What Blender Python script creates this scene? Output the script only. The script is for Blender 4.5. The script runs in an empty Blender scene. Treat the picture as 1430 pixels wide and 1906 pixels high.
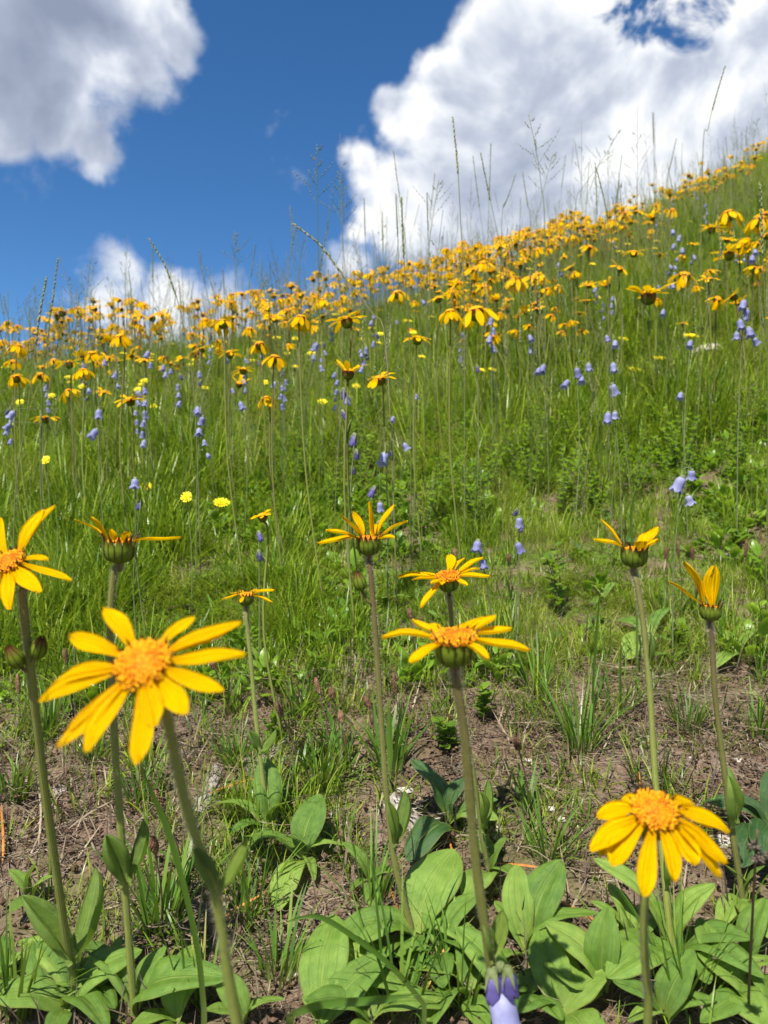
import bpy, math, random
import numpy as np
from mathutils import Vector, Matrix, noise as mnoise
R = math.radians
rng = random.Random(7)
nrg = np.random.RandomState(11)
scene = bpy.context.scene
C = scene.collection

# ------------------------------------------------------------------ camera, sky, sun, exposure
F = 1376.6            # focal length in photo pixels (photo 1430 x 1906)
CX, CY = 715.0, 953.0
cam_d = bpy.data.cameras.new('camera'); cam = bpy.data.objects.new('camera', cam_d); C.objects.link(cam)
cam.rotation_euler = (R(90), 0, 0)
cam_d.sensor_fit = 'VERTICAL'; cam_d.sensor_height = 36; cam_d.sensor_width = 27; cam_d.lens = 26
cam_d.clip_start = 0.02; cam_d.clip_end = 2000
cam_d.dof.use_dof = True; cam_d.dof.focus_distance = 0.70; cam_d.dof.aperture_fstop = 10.5
scene.camera = cam
cy = scene.cycles; cy.max_bounces = 6; cy.diffuse_bounces = 3; cy.glossy_bounces = 2; cy.transmission_bounces = 3; cy.transparent_max_bounces = 4
SUN_EL, SUN_AZ = 58.0, 205.0    # azimuth clockwise from +Y: behind the camera, to its left
el, az = R(SUN_EL), R(SUN_AZ)
SUN_DIR = Vector((math.sin(az)*math.cos(el), math.cos(az)*math.cos(el), math.sin(el)))
sd = bpy.data.lights.new('sun', 'SUN'); sd.energy = 5.0; sd.angle = R(0.53); sd.color = (1.0, 0.95, 0.87)
so = bpy.data.objects.new('sun', sd); C.objects.link(so)
so.rotation_euler = SUN_DIR.to_track_quat('Z', 'Y').to_euler()
vs = scene.view_settings
vs.view_transform = 'Standard'; vs.look = 'None'; vs.gamma = 1; vs.use_curve_mapping = False; vs.exposure = 0.95

class NT:
    """small node-tree writer"""
    def __init__(s, tree): s.t = tree; s.n = tree.nodes; s.l = tree.links
    def node(s, typ, **kw):
        n = s.n.new(typ)
        for k, v in kw.items(): setattr(n, k, v)
        return n
    def put(s, sock, v):
        if v is None: return
        if isinstance(v, bpy.types.NodeSocket): s.l.new(v, sock)
        else:
            if isinstance(v, (tuple, list)) and len(v) == 3 and sock.type == 'RGBA': v = (*v, 1)
            sock.default_value = v
    def m(s, op, a, b=None, c=None, clamp=False):
        n = s.node('ShaderNodeMath', operation=op); n.use_clamp = clamp
        for i, v in enumerate((a, b, c)):
            if v is not None: s.put(n.inputs[i], v)
        return n.outputs[0]
    def vm(s, op, a, b=None, scale=None):
        n = s.node('ShaderNodeVectorMath', operation=op); s.put(n.inputs[0], a)
        if b is not None: s.put(n.inputs[1], b)
        if scale is not None: s.put(n.inputs['Scale'], scale)
        return n.outputs['Value'] if op in ('DISTANCE', 'DOT_PRODUCT', 'LENGTH') else n.outputs[0]
    def mr(s, v, a, b, c=0.0, d=1.0, smooth=True):
        n = s.node('ShaderNodeMapRange'); n.interpolation_type = 'SMOOTHSTEP' if smooth else 'LINEAR'; n.clamp = True
        for i, x in enumerate((v, a, b, c, d)): s.put(n.inputs[i], x)
        return n.outputs[0]
    def mix(s, f, a, b, blend='MIX'):
        n = s.node('ShaderNodeMix', data_type='RGBA', blend_type=blend)
        s.put(n.inputs[0], f); s.put(n.inputs[6], a); s.put(n.inputs[7], b)
        return n.outputs[2]
    def noise(s, vec, scale, detail=4, rough=0.5, dist=0.0, col=False):
        n = s.node('ShaderNodeTexNoise'); s.put(n.inputs['Vector'], vec)
        s.put(n.inputs['Scale'], scale); s.put(n.inputs['Detail'], detail); s.put(n.inputs['Roughness'], rough); s.put(n.inputs['Distortion'], dist)
        return n.outputs[1] if col else n.outputs[0]
    def ramp(s, f, stops):
        n = s.node('ShaderNodeValToRGB'); s.put(n.inputs[0], f)
        e = n.color_ramp.elements
        while len(e) < len(stops): e.new(0.5)
        for i, (p, c) in enumerate(stops): e[i].position = p; e[i].color = (*c, 1)
        return n.outputs[0]

world = bpy.data.worlds.new('World'); scene.world = world; world.use_nodes = True
w = NT(world.node_tree); w.n.clear()
skyn = w.node('ShaderNodeTexSky', sky_type='NISHITA'); skyn.sun_disc = False
skyn.sun_elevation = el; skyn.sun_rotation = az; skyn.altitude = 2200; skyn.air_density = 1.0; skyn.dust_density = 0.2; skyn.ozone_density = 3.0
tc = w.node('ShaderNodeTexCoord'); D = w.vm('NORMALIZE', tc.outputs['Generated'])
hsv = w.node('ShaderNodeHueSaturation'); w.put(hsv.inputs['Color'], skyn.outputs[0]); hsv.inputs['Saturation'].default_value = 1.24; hsv.inputs['Value'].default_value = 0.70; hsv.inputs['Hue'].default_value = 0.500
sky_col = hsv.outputs[0]
def pdir(px, py): return Vector(((px-CX)/F, 1, (CY-py)/F)).normalized()
blobs = [  # cumulus masses, (direction, radius, weight) - the great bank on the right
 (1150,180,330,1),(1380,120,300,1),(1300,330,260,1),(1010,300,230,1),(880,235,150,1),(930,90,120,1),(860,130,90,1),(790,215,95,.95),(745,180,50,.9),
 (880,400,170,1),(770,350,105,.9),(690,300,60,.85),(640,278,45,.78),(760,440,80,.85),(665,428,34,.7),(700,400,50,.7),(1090,440,170,1),(1010,10,130,1),
 # the grey mass on the left
 (60,60,190,1.0),(190,50,160,1.0),(290,70,92,.95),(330,120,48,.8),(130,180,125,1.0),(30,200,110,1),(20,270,70,.85),(110,250,95,.95),(175,285,80,.95),(215,325,36,.8),(250,150,75,.75),
 # low clouds over the crest on the left
 (215,520,90,.60),(140,505,60,.60),(330,570,90,.80),(430,585,95,.95),(180,570,75,.8),(390,540,60,.55),(230,600,90,.62),(525,525,50,.60),(510,590,70,.85),(100,560,70,.5),(610,560,60,.5),(660,490,60,.55),
 (600,215,70,.30),(575,285,70,.28),(75,360,100,.36)]
wob = w.noise(D, 5.0, 5, 0.55, 0.2, col=True)
Dw = w.vm('ADD', D, w.vm('SCALE', w.vm('SUBTRACT', wob, (0.5, 0.5, 0.5)), scale=0.13))
field = None
for (px, py, r, wt) in blobs:
    c = pdir(px, py); cosd = c.y
    rr = r/F*cosd*(0.5+0.5*cosd)
    v = w.mr(w.vm('DISTANCE', Dw, tuple(c)), rr*1.45, rr*0.30, 0, wt, smooth=False)
    field = v if field is None else w.m('SMOOTH_MAX', field, v, 0.12)
wob2 = w.noise(D, 14.0, 6, 0.6, 0.5, col=True)
Dh = w.vm('ADD', Dw, w.vm('SCALE', w.vm('SUBTRACT', wob2, (0.5, 0.5, 0.5)), scale=0.16))
hole = w.mr(w.vm('DISTANCE', Dh, tuple(pdir(1180, 25))), 0.050, 0.0, 0, 0.75, smooth=False)
hole = w.m('MAXIMUM', hole, w.mr(w.vm('DISTANCE', Dh, tuple(pdir(1250, 12))), 0.04, 0.0, 0, 0.6, smooth=False))
field = w.m('SUBTRACT', field, hole)
# the same sort of broken cumulus goes on all round, outside the part in view
fwd = w.vm('DOT_PRODUCT', D, (0, 0.952, 0.305))
wide = w.mr(w.noise(D, 2.1, 3, 0.5), 0.50, 0.64, 0, 1)
wide = w.m('MULTIPLY', wide, w.mr(fwd, 0.80, 0.66))
field = w.m('MAXIMUM', field, wide)
def fbm(vec): 
    a = w.noise(vec, 6.5, 12, 0.60, 0.12)
    return a
n1 = fbm(D)
dens = w.m('ADD', field, w.m('MULTIPLY', w.m('SUBTRACT', n1, 0.5), 1.75))
alpha = w.mr(dens, 0.28, 0.74)
# cloud shading painted by comparing billows with those a little towards the sun
off = tuple(SUN_DIR*-0.0) 
Dl = w.vm('ADD', D, (-0.012, 0.0, 0.030))
n3 = w.noise(D, 6.0, 5, 0.5, 0.3); n2 = w.noise(Dl, 6.0, 5, 0.5, 0.3)
relief = w.m('MULTIPLY', w.m('SUBTRACT', n3, n2), 2.6)
bill = w.noise(w.vm('ADD', D, (3.1, 1.7, .4)), 6.5, 5, 0.48, 0.3)
bill2 = w.noise(w.vm('ADD', D, (1.1, 5.7, 2.4)), 2.3, 3, 0.5, 0.2)
thick = w.mr(dens, 0.45, 1.15)
lum = w.m('ADD', 1.03, relief)
lum = w.m('SUBTRACT', lum, w.m('MULTIPLY', thick, w.mr(bill2, 0.35, 0.62, 0.0, 0.28)))  # thick cloud painted darker, as shade in its colour
lum = w.m('ADD', lum, w.m('MULTIPLY', w.m('SUBTRACT', bill, 0.5), 0.75))
# shade painted into the left mass, and fainter into the right bank
shade = w.mr(w.vm('DISTANCE', D, tuple(pdir(40, 160))), 0.34, 0.10, 0, 0.36)
lum = w.m('SUBTRACT', lum, shade)
shade2 = w.mr(w.vm('DISTANCE', D, tuple(pdir(980, 400))), 0.26, 0.05, 0, 0.10)
lum = w.m('SUBTRACT', lum, shade2)
lum = w.mr(lum, 0.15, 1.05, 0.0, 1.0, smooth=False)
ccol = w.ramp(lum, [(0.0, (0.26, 0.31, 0.42)), (0.35, (0.37, 0.42, 0.54)), (0.62, (0.52, 0.57, 0.68)), (0.82, (0.74, 0.78, 0.85)), (1.0, (0.95, 0.96, 0.97))])
BG = 0.115
ccol = w.vm('SCALE', ccol, scale=0.58/BG)
out = w.mix(alpha, sky_col, ccol)
bg = w.node('ShaderNodeBackground'); w.put(bg.inputs[0], out); bg.inputs[1].default_value = BG
wo = w.node('ShaderNodeOutputWorld'); w.l.new(bg.outputs[0], wo.inputs[0])
world.cycles.sampling_method = 'MANUAL'; world.cycles.sample_map_resolution = 512

# ------------------------------------------------------------------ terrain
def vnoise(x, y, seed=0):
    x = np.asarray(x, float); y = np.asarray(y, float)
    xi = np.floor(x).astype(np.int64); yi = np.floor(y).astype(np.int64)
    fx = x-xi; fy = y-yi; fx = fx*fx*(3-2*fx); fy = fy*fy*(3-2*fy)
    def h(a, b):
        n = (a*374761393 + b*668265263 + seed*974711) & 0x7fffffff
        n = ((n ^ (n >> 13))*1274126177) & 0x7fffffff
        return ((n ^ (n >> 16)) & 0xffff)/65535.0
    return (h(xi, yi)*(1-fx)+h(xi+1, yi)*fx)*(1-fy)+(h(xi, yi+1)*(1-fx)+h(xi+1, yi+1)*fx)*fy
def fbm2(x, y, seed=0, o=4):
    s = 0; a = 0.5; f = 1.0
    for i in range(o): s = s+a*(vnoise(np.asarray(x)*f+i*17.3, np.asarray(y)*f-i*9.1, seed+i)-0.5); a *= .5; f *= 2.05
    return s
def H(x, y):
    x = np.asarray(x, float); y = np.asarray(y, float)
    t = np.clip(x/np.maximum(y, 1.0), -1.0, 1.0)
    tt = np.clip((t+0.55)/1.1, -0.15, 1.2)
    sm = 0.385+0.055*tt+0.02*tt**2+0.15*tt**3           # steepest slope of the hillside
    k = 0.034*(1-tt)**2*0.9+0.0085+0.008*(1-tt)            # how soon it rounds off
    z = np.where(y < 1, 0.27*y, 0.27)
    u = np.clip(y-1, 0, 1); z = z+np.where(y > 1, 0.27*u+(sm-0.27)*0.5*u*u, 0)
    v = np.maximum(y-2, 0); vm = (sm+0.3)/(2*k)
    z = z+np.where(v < vm, sm*v-k*v*v, sm*vm-k*vm*vm-0.3*(v-vm))
    z = z+0.05*x*np.clip(1-np.abs(x)/400, 0, 1)
    z = z-0.5
    z = z+0.06*fbm2(x*2.1, y*2.1, 3)*np.clip(y, .4, 3)+0.022*fbm2(x*9, y*9, 9, 4)
    return z
def Hs(x, y): return float(H(x, y))
def P(px, py, d): return Vector(((px-CX)/F*d, d, (CY-py)/F*d))
def hit(px, py, lift=0.0, dmax=14):
    a = (px-CX)/F; b = (CY-py)/F
    ds = np.concatenate([np.arange(0.2, 1.6, 0.004), np.arange(1.6, dmax, 0.03)])
    below = b*ds <= H(a*ds, ds)+lift
    i = np.argmax(below)
    if not below[i]: return None
    d = float(ds[i]); return Vector((a*d, d, Hs(a*d, d)+lift))
def nrm(x, y):
    e = 0.01
    return Vector((-(Hs(x+e, y)-Hs(x-e, y))/(2*e), -(Hs(x, y+e)-Hs(x, y-e))/(2*e), 1)).normalized()
def bare(x, y):
    """1 where the earth lies bare, 0 where it is grown over"""
    x = np.asarray(x, float); y = np.asarray(y, float)
    edge = 1.00+0.06*x+0.26*fbm2(x*5+3, y*5, 21, 3)
    b = 1/(1+np.exp((y-edge)*26))
    n = fbm2(x*6.5+11, y*6.5, 33, 3)
    return np.clip(b*np.clip(1.02+n*1.6, 0, 1), 0, 1)

# ------------------------------------------------------------------ mesh helper
class MB:
    def __init__(s): s.v = []; s.f = []; s.uv = []; s.t = []; s.mi = []
    def add(s, vs, fs, uvs=None, tint=0.5, mi=0):
        o = len(s.v); s.v.extend(vs)
        s.f.extend(tuple(i+o for i in f) for f in fs); s.mi.extend([mi]*len(fs))
        s.uv.extend(uvs if uvs else [(0, 0)]*len(vs)); s.t.extend([tint]*len(vs) if not isinstance(tint, list) else tint)
    def mesh(s, name, mats, smooth=True):
        me = bpy.data.meshes.new(name)
        me.from_pydata([tuple(v) for v in s.v], [], s.f)
        a = me.attributes.new('luv', 'FLOAT2', 'POINT'); a.data.foreach_set('vector', np.array(s.uv, dtype=np.float32).ravel())
        a = me.attributes.new('tint', 'FLOAT', 'POINT'); a.data.foreach_set('value', np.array(s.t, dtype=np.float32))
        for m in (mats if isinstance(mats, (list, tuple)) else [mats]): me.materials.append(m)
        me.polygons.foreach_set('material_index', np.array(s.mi, dtype=np.int32))
        if smooth: me.polygons.foreach_set('use_smooth', np.ones(len(me.polygons), dtype=bool))
        me.update(); return me
def perp(d):
    a = Vector((0, 0, 1)) if abs(d.z) < 0.9 else Vector((1, 0, 0))
    u = d.cross(a).normalized(); return u, d.cross(u).normalized()
def spline(pts, n):
    """smooth line through points"""
    pts = [Vector(p) for p in pts]
    if len(pts) == 2: return [pts[0].lerp(pts[1], i/n) for i in range(n+1)]
    q = [pts[0]*2-pts[1]]+pts+[pts[-1]*2-pts[-2]]; out = []; segs = len(pts)-1
    for i in range(n+1):
        g = min(i/n*segs, segs-1e-6); k = int(g); t = g-k; a, b, c, d = q[k:k+4]
        out.append(0.5*((2*b)+(c-a)*t+(2*a-5*b+4*c-d)*t*t+(3*b-a-3*c+d)*t*t*t))
    return out
def tube(mb, line, r0, r1, n=6, tint=0.5, mi=0, cap=True, rf=None):
    vs = []; fs = []; uv = []; L = len(line)
    u = None
    for i, p in enumerate(line):
        d = (line[min(i+1, L-1)]-line[max(i-1, 0)])
        d = d.normalized() if d.length > 1e-9 else Vector((0, 0, 1))
        if u is None: u, v = perp(d)
        else:
            u = (u-d*u.dot(d)); u = u.normalized() if u.length > 1e-6 else perp(d)[0]; v = d.cross(u)
        f = i/(L-1); r = r0+(r1-r0)*f
        if rf: r *= rf(f)
        for k in range(n):
            a = 2*math.pi*k/n
            vs.append(p+(u*math.cos(a)+v*math.sin(a))*r); uv.append((k/n, f))
    for i in range(L-1):
        for k in range(n):
            k2 = (k+1) % n
            fs.append((i*n+k, i*n+k2, (i+1)*n+k2, (i+1)*n+k))
    if cap: fs.append(tuple(range((L-1)*n, L*n))); fs.append(tuple(range(n-1, -1, -1)))
    mb.add(vs, fs, uv, tint, mi)
def hairs(mb, line, r, count, hl=0.0016, hw=0.00011, mi=1, rg=rng, up=0.1):
    L = len(line)
    for _ in range(count):
        g = rg.random()*(L-1.001); i = int(g); p = line[i].lerp(line[i+1], g-i)
        d = (line[i+1]-line[i]).normalized(); u, v = perp(d); a = rg.random()*6.283
        o = (u*math.cos(a)+v*math.sin(a)); s = d*hw
        tip = p+o*(r+hl*rg.uniform(.6, 1.2))+d*hl*rg.uniform(-.3, .5)
        b = p+o*r*0.9
        mb.add([b-s, b+s, tip], [(0, 1, 2)], None, 0.5, mi)
def lathe(mb, prof, n, M=Matrix.Identity(4), tint=0.5, mi=0, fn=None):
    vs = []; fs = []; uv = []
    for i, (r, z) in enumerate(prof):
        for k in range(n):
            a = 2*math.pi*k/n
            rr, zz = (fn(a, i, r, z) if fn else (r, z))
            vs.append(M @ Vector((rr*math.cos(a), rr*math.sin(a), zz))); uv.append((k/n, i/(len(prof)-1)))
    for i in range(len(prof)-1):
        for k in range(n):
            k2 = (k+1) % n; fs.append((i*n+k, i*n+k2, (i+1)*n+k2, (i+1)*n+k))
    mb.add(vs, fs, uv, tint, mi)
def frame(o, x, y, z): 
    m = Matrix.Identity(4)
    for i, c in enumerate((x, y, z)): m[0][i], m[1][i], m[2][i] = c.x, c.y, c.z
    m[0][3], m[1][3], m[2][3] = o.x, o.y, o.z
    return m
def axis_frame(o, z, ref=Vector((1, 0, 0))):
    z = z.normalized(); x = (ref-z*ref.dot(z)).normalized(); return frame(o, x, z.cross(x), z)

def thing(name, label, cat, loc, group=None, data=None):
    o = bpy.data.objects.new(name, data); C.objects.link(o); o.location = loc
    o['label'] = label; o['category'] = cat
    if group: o['group'] = group
    if data is None: o.empty_display_size = 0.02
    return o
def part(name, me, parent, mat=None, label=None, kind=None):
    """mat: matrix in the thing's own space"""
    o = bpy.data.objects.new(name, me); C.objects.link(o); o.parent = parent
    if mat is not None: o.matrix_local = mat
    if label: o['label'] = label
    if kind: o['kind'] = kind
    return o

# ------------------------------------------------------------------ materials
def newmat(name):
    m = bpy.data.materials.new(name); m.use_nodes = True; t = NT(m.node_tree); t.n.clear()
    return m, t
def attr(t, name, out='Fac'):
    n = t.node('ShaderNodeAttribute', attribute_name=name); return n.outputs[out]
def finish(t, col, rough=0.5, trans=0.3, tcol=None, bump=None, bstr=0.3, bdist=0.001, spec=0.4, sheen=0):
    b = t.node('ShaderNodeBsdfPrincipled'); t.put(b.inputs['Base Color'], col); t.put(b.inputs['Roughness'], rough)
    t.put(b.inputs['Specular IOR Level'], spec)
    if sheen: b.inputs['Sheen Weight'].default_value = sheen
    nb = None
    if bump is not None:
        bn = t.node('ShaderNodeBump'); bn.inputs['Strength'].default_value = bstr; bn.inputs['Distance'].default_value = bdist
        t.put(bn.inputs['Height'], bump); nb = bn.outputs[0]; t.l.new(nb, b.inputs['Normal'])
    o = t.node('ShaderNodeOutputMaterial')
    if trans:
        tr = t.node('ShaderNodeBsdfTranslucent'); t.put(tr.inputs[0], tcol if tcol is not None else col)
        if nb is not None: t.l.new(nb, tr.inputs['Normal'])
        mx = t.node('ShaderNodeMixShader'); mx.inputs[0].default_value = trans
        t.l.new(b.outputs[0], mx.inputs[1]); t.l.new(tr.outputs[0], mx.inputs[2]); t.l.new(mx.outputs[0], o.inputs[0])
    else: t.l.new(b.outputs[0], o.inputs[0])
def rnd(t): return t.node('ShaderNodeObjectInfo').outputs['Random']
def objco(t): return t.node('ShaderNodeTexCoord').outputs['Object']
def uvxy(t):
    s = t.node('ShaderNodeSeparateXYZ'); t.l.new(attr(t, 'luv', 'Vector'), s.inputs[0]); return s.outputs[0], s.outputs[1]

def mat_petal():
    m, t = newmat('petal_yellow'); u, v = uvxy(t)
    c = t.ramp(v, [(0.0, (0.76, 0.36, 0.0)), (0.30, (0.84, 0.48, 0.0)), (1.0, (0.86, 0.56, 0.0))])
    n = t.noise(attr(t, 'luv', 'Vector'), 3.0, 3, .5)
    c = t.mix(t.m('MULTIPLY', t.mr(n, .45, .75), 0.35), c, (0.78, 0.40, 0.0))
    c = t.mix(t.m('MULTIPLY', rnd(t), 0.35), c, (0.78, 0.40, 0.0))
    # browning at some tips
    br = t.m('MULTIPLY', t.mr(v, .93, 1.0), t.mr(rnd(t), .75, .8))
    c = t.mix(t.m('MULTIPLY', br, .6), c, (0.25, 0.08, 0.01))
    ribs = t.m('ABSOLUTE', t.m('SINE', t.m('MULTIPLY', u, 9.4)))
    fine_ = t.noise(t.vm('MULTIPLY', t.vm('ADD', attr(t, 'luv', 'Vector'), t.vm('SCALE', (7, 3, 1), scale=rnd(t))), (26, 2.2, 1)), 1.0, 3, .6)
    c = t.mix(t.m('MULTIPLY', t.mr(fine_, .48, .66), .6), c, (0.72, 0.34, 0.0)); ribs = t.m('ADD', ribs, t.m('MULTIPLY', fine_, 1.2))
    finish(t, c, 0.5, 0.34, tcol=t.mix(0.6, c, (0.90, 0.62, 0.0)), bump=ribs, bstr=.7, bdist=.0012, spec=.04)
    return m
def simple(name, stops, rough=.6, trans=0.0, scale=200, spec=.3, bstr=.4, bdist=.0006, sheen=0, det=4):
    m, t = newmat(name); n = t.noise(objco(t), scale, det, .6)
    k = t.m('ADD', t.m('MULTIPLY', t.m('SUBTRACT', n, .5), 1.3), t.m('ADD', t.m('MULTIPLY', rnd(t), .35), t.m('MULTIPLY', attr(t, 'tint'), .45)), clamp=True)
    finish(t, t.ramp(k, stops), rough, trans, bump=n, bstr=bstr, bdist=bdist, spec=spec, sheen=sheen); return m
def mat_leaf(name, dark, mid, light, trans=.3, veins=True, rough=.36):
    m, t = newmat(name); u, v = uvxy(t)
    au = t.m('ABSOLUTE', u)
    n = t.noise(t.vm('ADD', objco(t), t.vm('SCALE', (1, 1, 1), scale=rnd(t))), 9, 5, .6)
    k = t.m('ADD', t.m('MULTIPLY', t.m('SUBTRACT', n, .5), 1.3), t.m('ADD', t.m('MULTIPLY', rnd(t), .7), .15), clamp=True)
    c = t.ramp(k, [(0.0, dark), (0.5, mid), (1.0, light)])
    # pale midrib and yellowish foot of the leaf
    w2 = t.m('SUBTRACT', 1.1, v)
    midr = t.m('MULTIPLY', t.mr(au, t.m('MULTIPLY', w2, .10), 0.0), .7)
    vein = t.mr(t.m('ABSOLUTE', t.m('SUBTRACT', t.m('FRACT', t.m('MULTIPLY', au, 2.6)), .5)), 0.06, 0.0)
    vein = t.m('MULTIPLY', vein, .45)
    foot = t.m('MULTIPLY', t.mr(v, .35, .0), .75)
    pale = t.m('MAXIMUM', t.m('MAXIMUM', midr, vein), foot)
    if veins: c = t.mix(t.m('MULTIPLY', pale, .8), c, (0.33, 0.42, 0.09))
    spots = t.mr(t.noise(objco(t), 60, 2, .5), .74, .78)
    c = t.mix(t.m('MULTIPLY', spots, .5), c, (0.16, 0.10, 0.03))
    edge = t.m('MULTIPLY', t.mr(au, .90, 1.0), t.mr(rnd(t), .2, .8, .1, .5)); c = t.mix(edge, c, (0.24, 0.20, 0.06))
    h = t.m('ADD', t.m('MULTIPLY', pale, -0.8), t.m('MULTIPLY', t.noise(objco(t), 90, 3, .6), .7))
    finish(t, c, rough, trans, tcol=t.mix(.5, c, (0.32, 0.50, 0.02)), bump=h, bstr=.8, bdist=.0016, spec=.5, sheen=.0)
    return m
def mat_grass(name, stops, trans=.35):
    m, t = newmat(name); u, v = uvxy(t)
    k = t.m('ADD', t.m('MULTIPLY', attr(t, 'tint'), .72), t.m('MULTIPLY', rnd(t), .28))
    c = t.ramp(k, stops)
    tipy = t.m('MULTIPLY', t.mr(v, .72, 1.0), t.mr(attr(t, 'tint'), .3, .9, .05, .6))
    c = t.mix(tipy, c, (0.34, 0.27, 0.09))
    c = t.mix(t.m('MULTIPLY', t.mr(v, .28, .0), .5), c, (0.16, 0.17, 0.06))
    finish(t, c, .34, trans, tcol=t.mix(.5, c, (0.34, 0.44, 0.02)), spec=.28)
    return m
M_petal = mat_petal()
M_disc = simple('disc_orange', [(0.1, (0.38, 0.11, 0.002)), (0.45, (0.70, 0.25, 0.002)), (0.9, (0.82, 0.37, 0.004))], .7, .15, 260, .2)
M_pollen = simple('floret_tip', [(0.1, (0.76, 0.30, 0.002)), (0.9, (0.86, 0.47, 0.004))], .7, .2, 300, .2)
M_hair = simple('plant_hair', [(0.0, (0.32, 0.31, 0.19)), (1.0, (0.52, 0.50, 0.34))], .5, .3, 50)
def mat_stem():
    m, t = newmat('stem_green_brown'); u, v = uvxy(t)
    n = t.noise(objco(t), 220, 3, .6)
    f = t.m('ADD', t.mr(v, .25, .95, 0.1, .8), t.m('MULTIPLY', t.m('SUBTRACT', rnd(t), .5), .8), clamp=True)
    c = t.mix(f, t.mix(n, (0.13, 0.165, 0.03), (0.22, 0.245, 0.06)), t.mix(n, (0.075, 0.052, 0.024), (0.14, 0.10, 0.045)))
    st = t.m('SINE', t.m('MULTIPLY', u, 75))
    finish(t, c, .6, 0, bump=t.m('ADD', st, n), bstr=.4, bdist=.0003, spec=.15, sheen=.0); return m
M_stem = mat_stem()
def mat_bract():
    m, t = newmat('bract_green_dark_tip'); u, v = uvxy(t)
    n = t.noise(objco(t), 200, 3, .6)
    c = t.ramp(t.m('ADD', v, t.m('MULTIPLY', t.m('SUBTRACT', n, .5), .3)), [(0.0, (0.09, 0.14, 0.012)), (0.45, (0.13, 0.19, 0.015)), (0.68, (0.11, 0.08, 0.012)), (0.9, (0.07, 0.015, 0.006))])
    c = t.mix(t.m('MULTIPLY', t.mr(t.m('ABSOLUTE', u), .6, 1.0), .6), c, (0.07, 0.03, 0.012))
    finish(t, c, .55, .18, bump=n, bstr=.4, bdist=.0004, spec=.12, sheen=0); return m
M_bract = mat_bract()
M_leaf = mat_leaf('arnica_leaf', (0.075, 0.165, 0.018), (0.15, 0.265, 0.032), (0.25, 0.37, 0.060), .34)
M_sleaf = mat_leaf('stem_leaf', (0.08, 0.14, 0.02), (0.14, 0.23, 0.03), (0.21, 0.30, 0.04), .35)
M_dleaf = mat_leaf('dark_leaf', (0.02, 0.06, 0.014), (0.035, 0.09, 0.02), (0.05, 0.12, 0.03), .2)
M_bleaf = mat_leaf('shrub_leaf', (0.09, 0.19, 0.010), (0.16, 0.29, 0.018), (0.27, 0.40, 0.04), .45, veins=False, rough=.35)
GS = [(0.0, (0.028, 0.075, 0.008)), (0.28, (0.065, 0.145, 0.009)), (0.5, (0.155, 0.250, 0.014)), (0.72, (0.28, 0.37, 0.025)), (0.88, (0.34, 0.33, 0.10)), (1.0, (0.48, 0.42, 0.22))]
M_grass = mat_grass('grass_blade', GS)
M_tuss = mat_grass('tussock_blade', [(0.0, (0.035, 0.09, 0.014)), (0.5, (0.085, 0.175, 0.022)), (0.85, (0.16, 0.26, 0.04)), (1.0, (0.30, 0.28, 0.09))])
M_culm = mat_grass('culm', [(0.0, (0.10, 0.14, 0.04)), (0.6, (0.17, 0.20, 0.07)), (1.0, (0.28, 0.24, 0.11))], .2)
M_seed = simple('seed_head', [(0.0, (0.07, 0.09, 0.035)), (0.5, (0.16, 0.19, 0.08)), (1.0, (0.32, 0.29, 0.17))], .6, .15, 300)
M_straw = simple('dry_straw', [(0.0, (0.13, 0.09, 0.055)), (0.5, (0.26, 0.205, 0.135)), (1.0, (0.44, 0.38, 0.28))], .7, .1, 120)
M_orange = simple('orange_dry_blade', [(0.0, (0.30, 0.10, 0.02)), (0.6, (0.50, 0.20, 0.04)), (1.0, (0.55, 0.32, 0.10))], .6, .25, 120)
M_wood = simple('weathered_wood', [(0.0, (0.10, 0.085, 0.065)), (0.5, (0.27, 0.24, 0.20)), (1.0, (0.45, 0.41, 0.36))], .85, 0, 150, .15, .9, .0015)
M_twig = simple('dark_twig', [(0.0, (0.03, 0.022, 0.016)), (1.0, (0.13, 0.10, 0.075))], .8, 0, 150)
M_stone = simple('stone', [(0.0, (0.22, 0.19, 0.15)), (0.5, (0.38, 0.34, 0.28)), (1.0, (0.60, 0.56, 0.50))], .8, 0, 130, .2, .8, .001)
M_crumb = simple('soil_crumb', [(0.0, (0.045, 0.028, 0.018)), (0.5, (0.105, 0.068, 0.044)), (0.85, (0.19, 0.135, 0.09)), (1.0, (0.36, 0.30, 0.23))], .9, 0, 130, .1)
M_bell = simple('bell_violet', [(0.0, (0.14, 0.14, 0.35)), (0.45, (0.27, 0.28, 0.50)), (1.0, (0.48, 0.49, 0.68))], .5, .4, 60, .25, .25)
M_belld = simple('bell_withered_violet', [(0.0, (0.05, 0.04, 0.16)), (0.6, (0.12, 0.10, 0.30)), (1.0, (0.25, 0.22, 0.45))], .6, .3, 60, .25)
M_calyx = simple('calyx_green', [(0.0, (0.08, 0.11, 0.03)), (1.0, (0.24, 0.27, 0.12))], .6, .15, 100)
M_lemon = simple('lemon_petal', [(0.0, (0.80, 0.66, 0.01)), (1.0, (0.90, 0.80, 0.03))], .5, .3, 80, .2)
M_plant = simple('brown_spike', [(0.0, (0.06, 0.03, 0.015)), (0.5, (0.17, 0.09, 0.045)), (1.0, (0.36, 0.24, 0.13))], .7, 0, 200)
M_pstem = simple('purple_stem', [(0.0, (0.07, 0.035, 0.03)), (1.0, (0.15, 0.10, 0.06))], .6, 0, 60)

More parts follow.
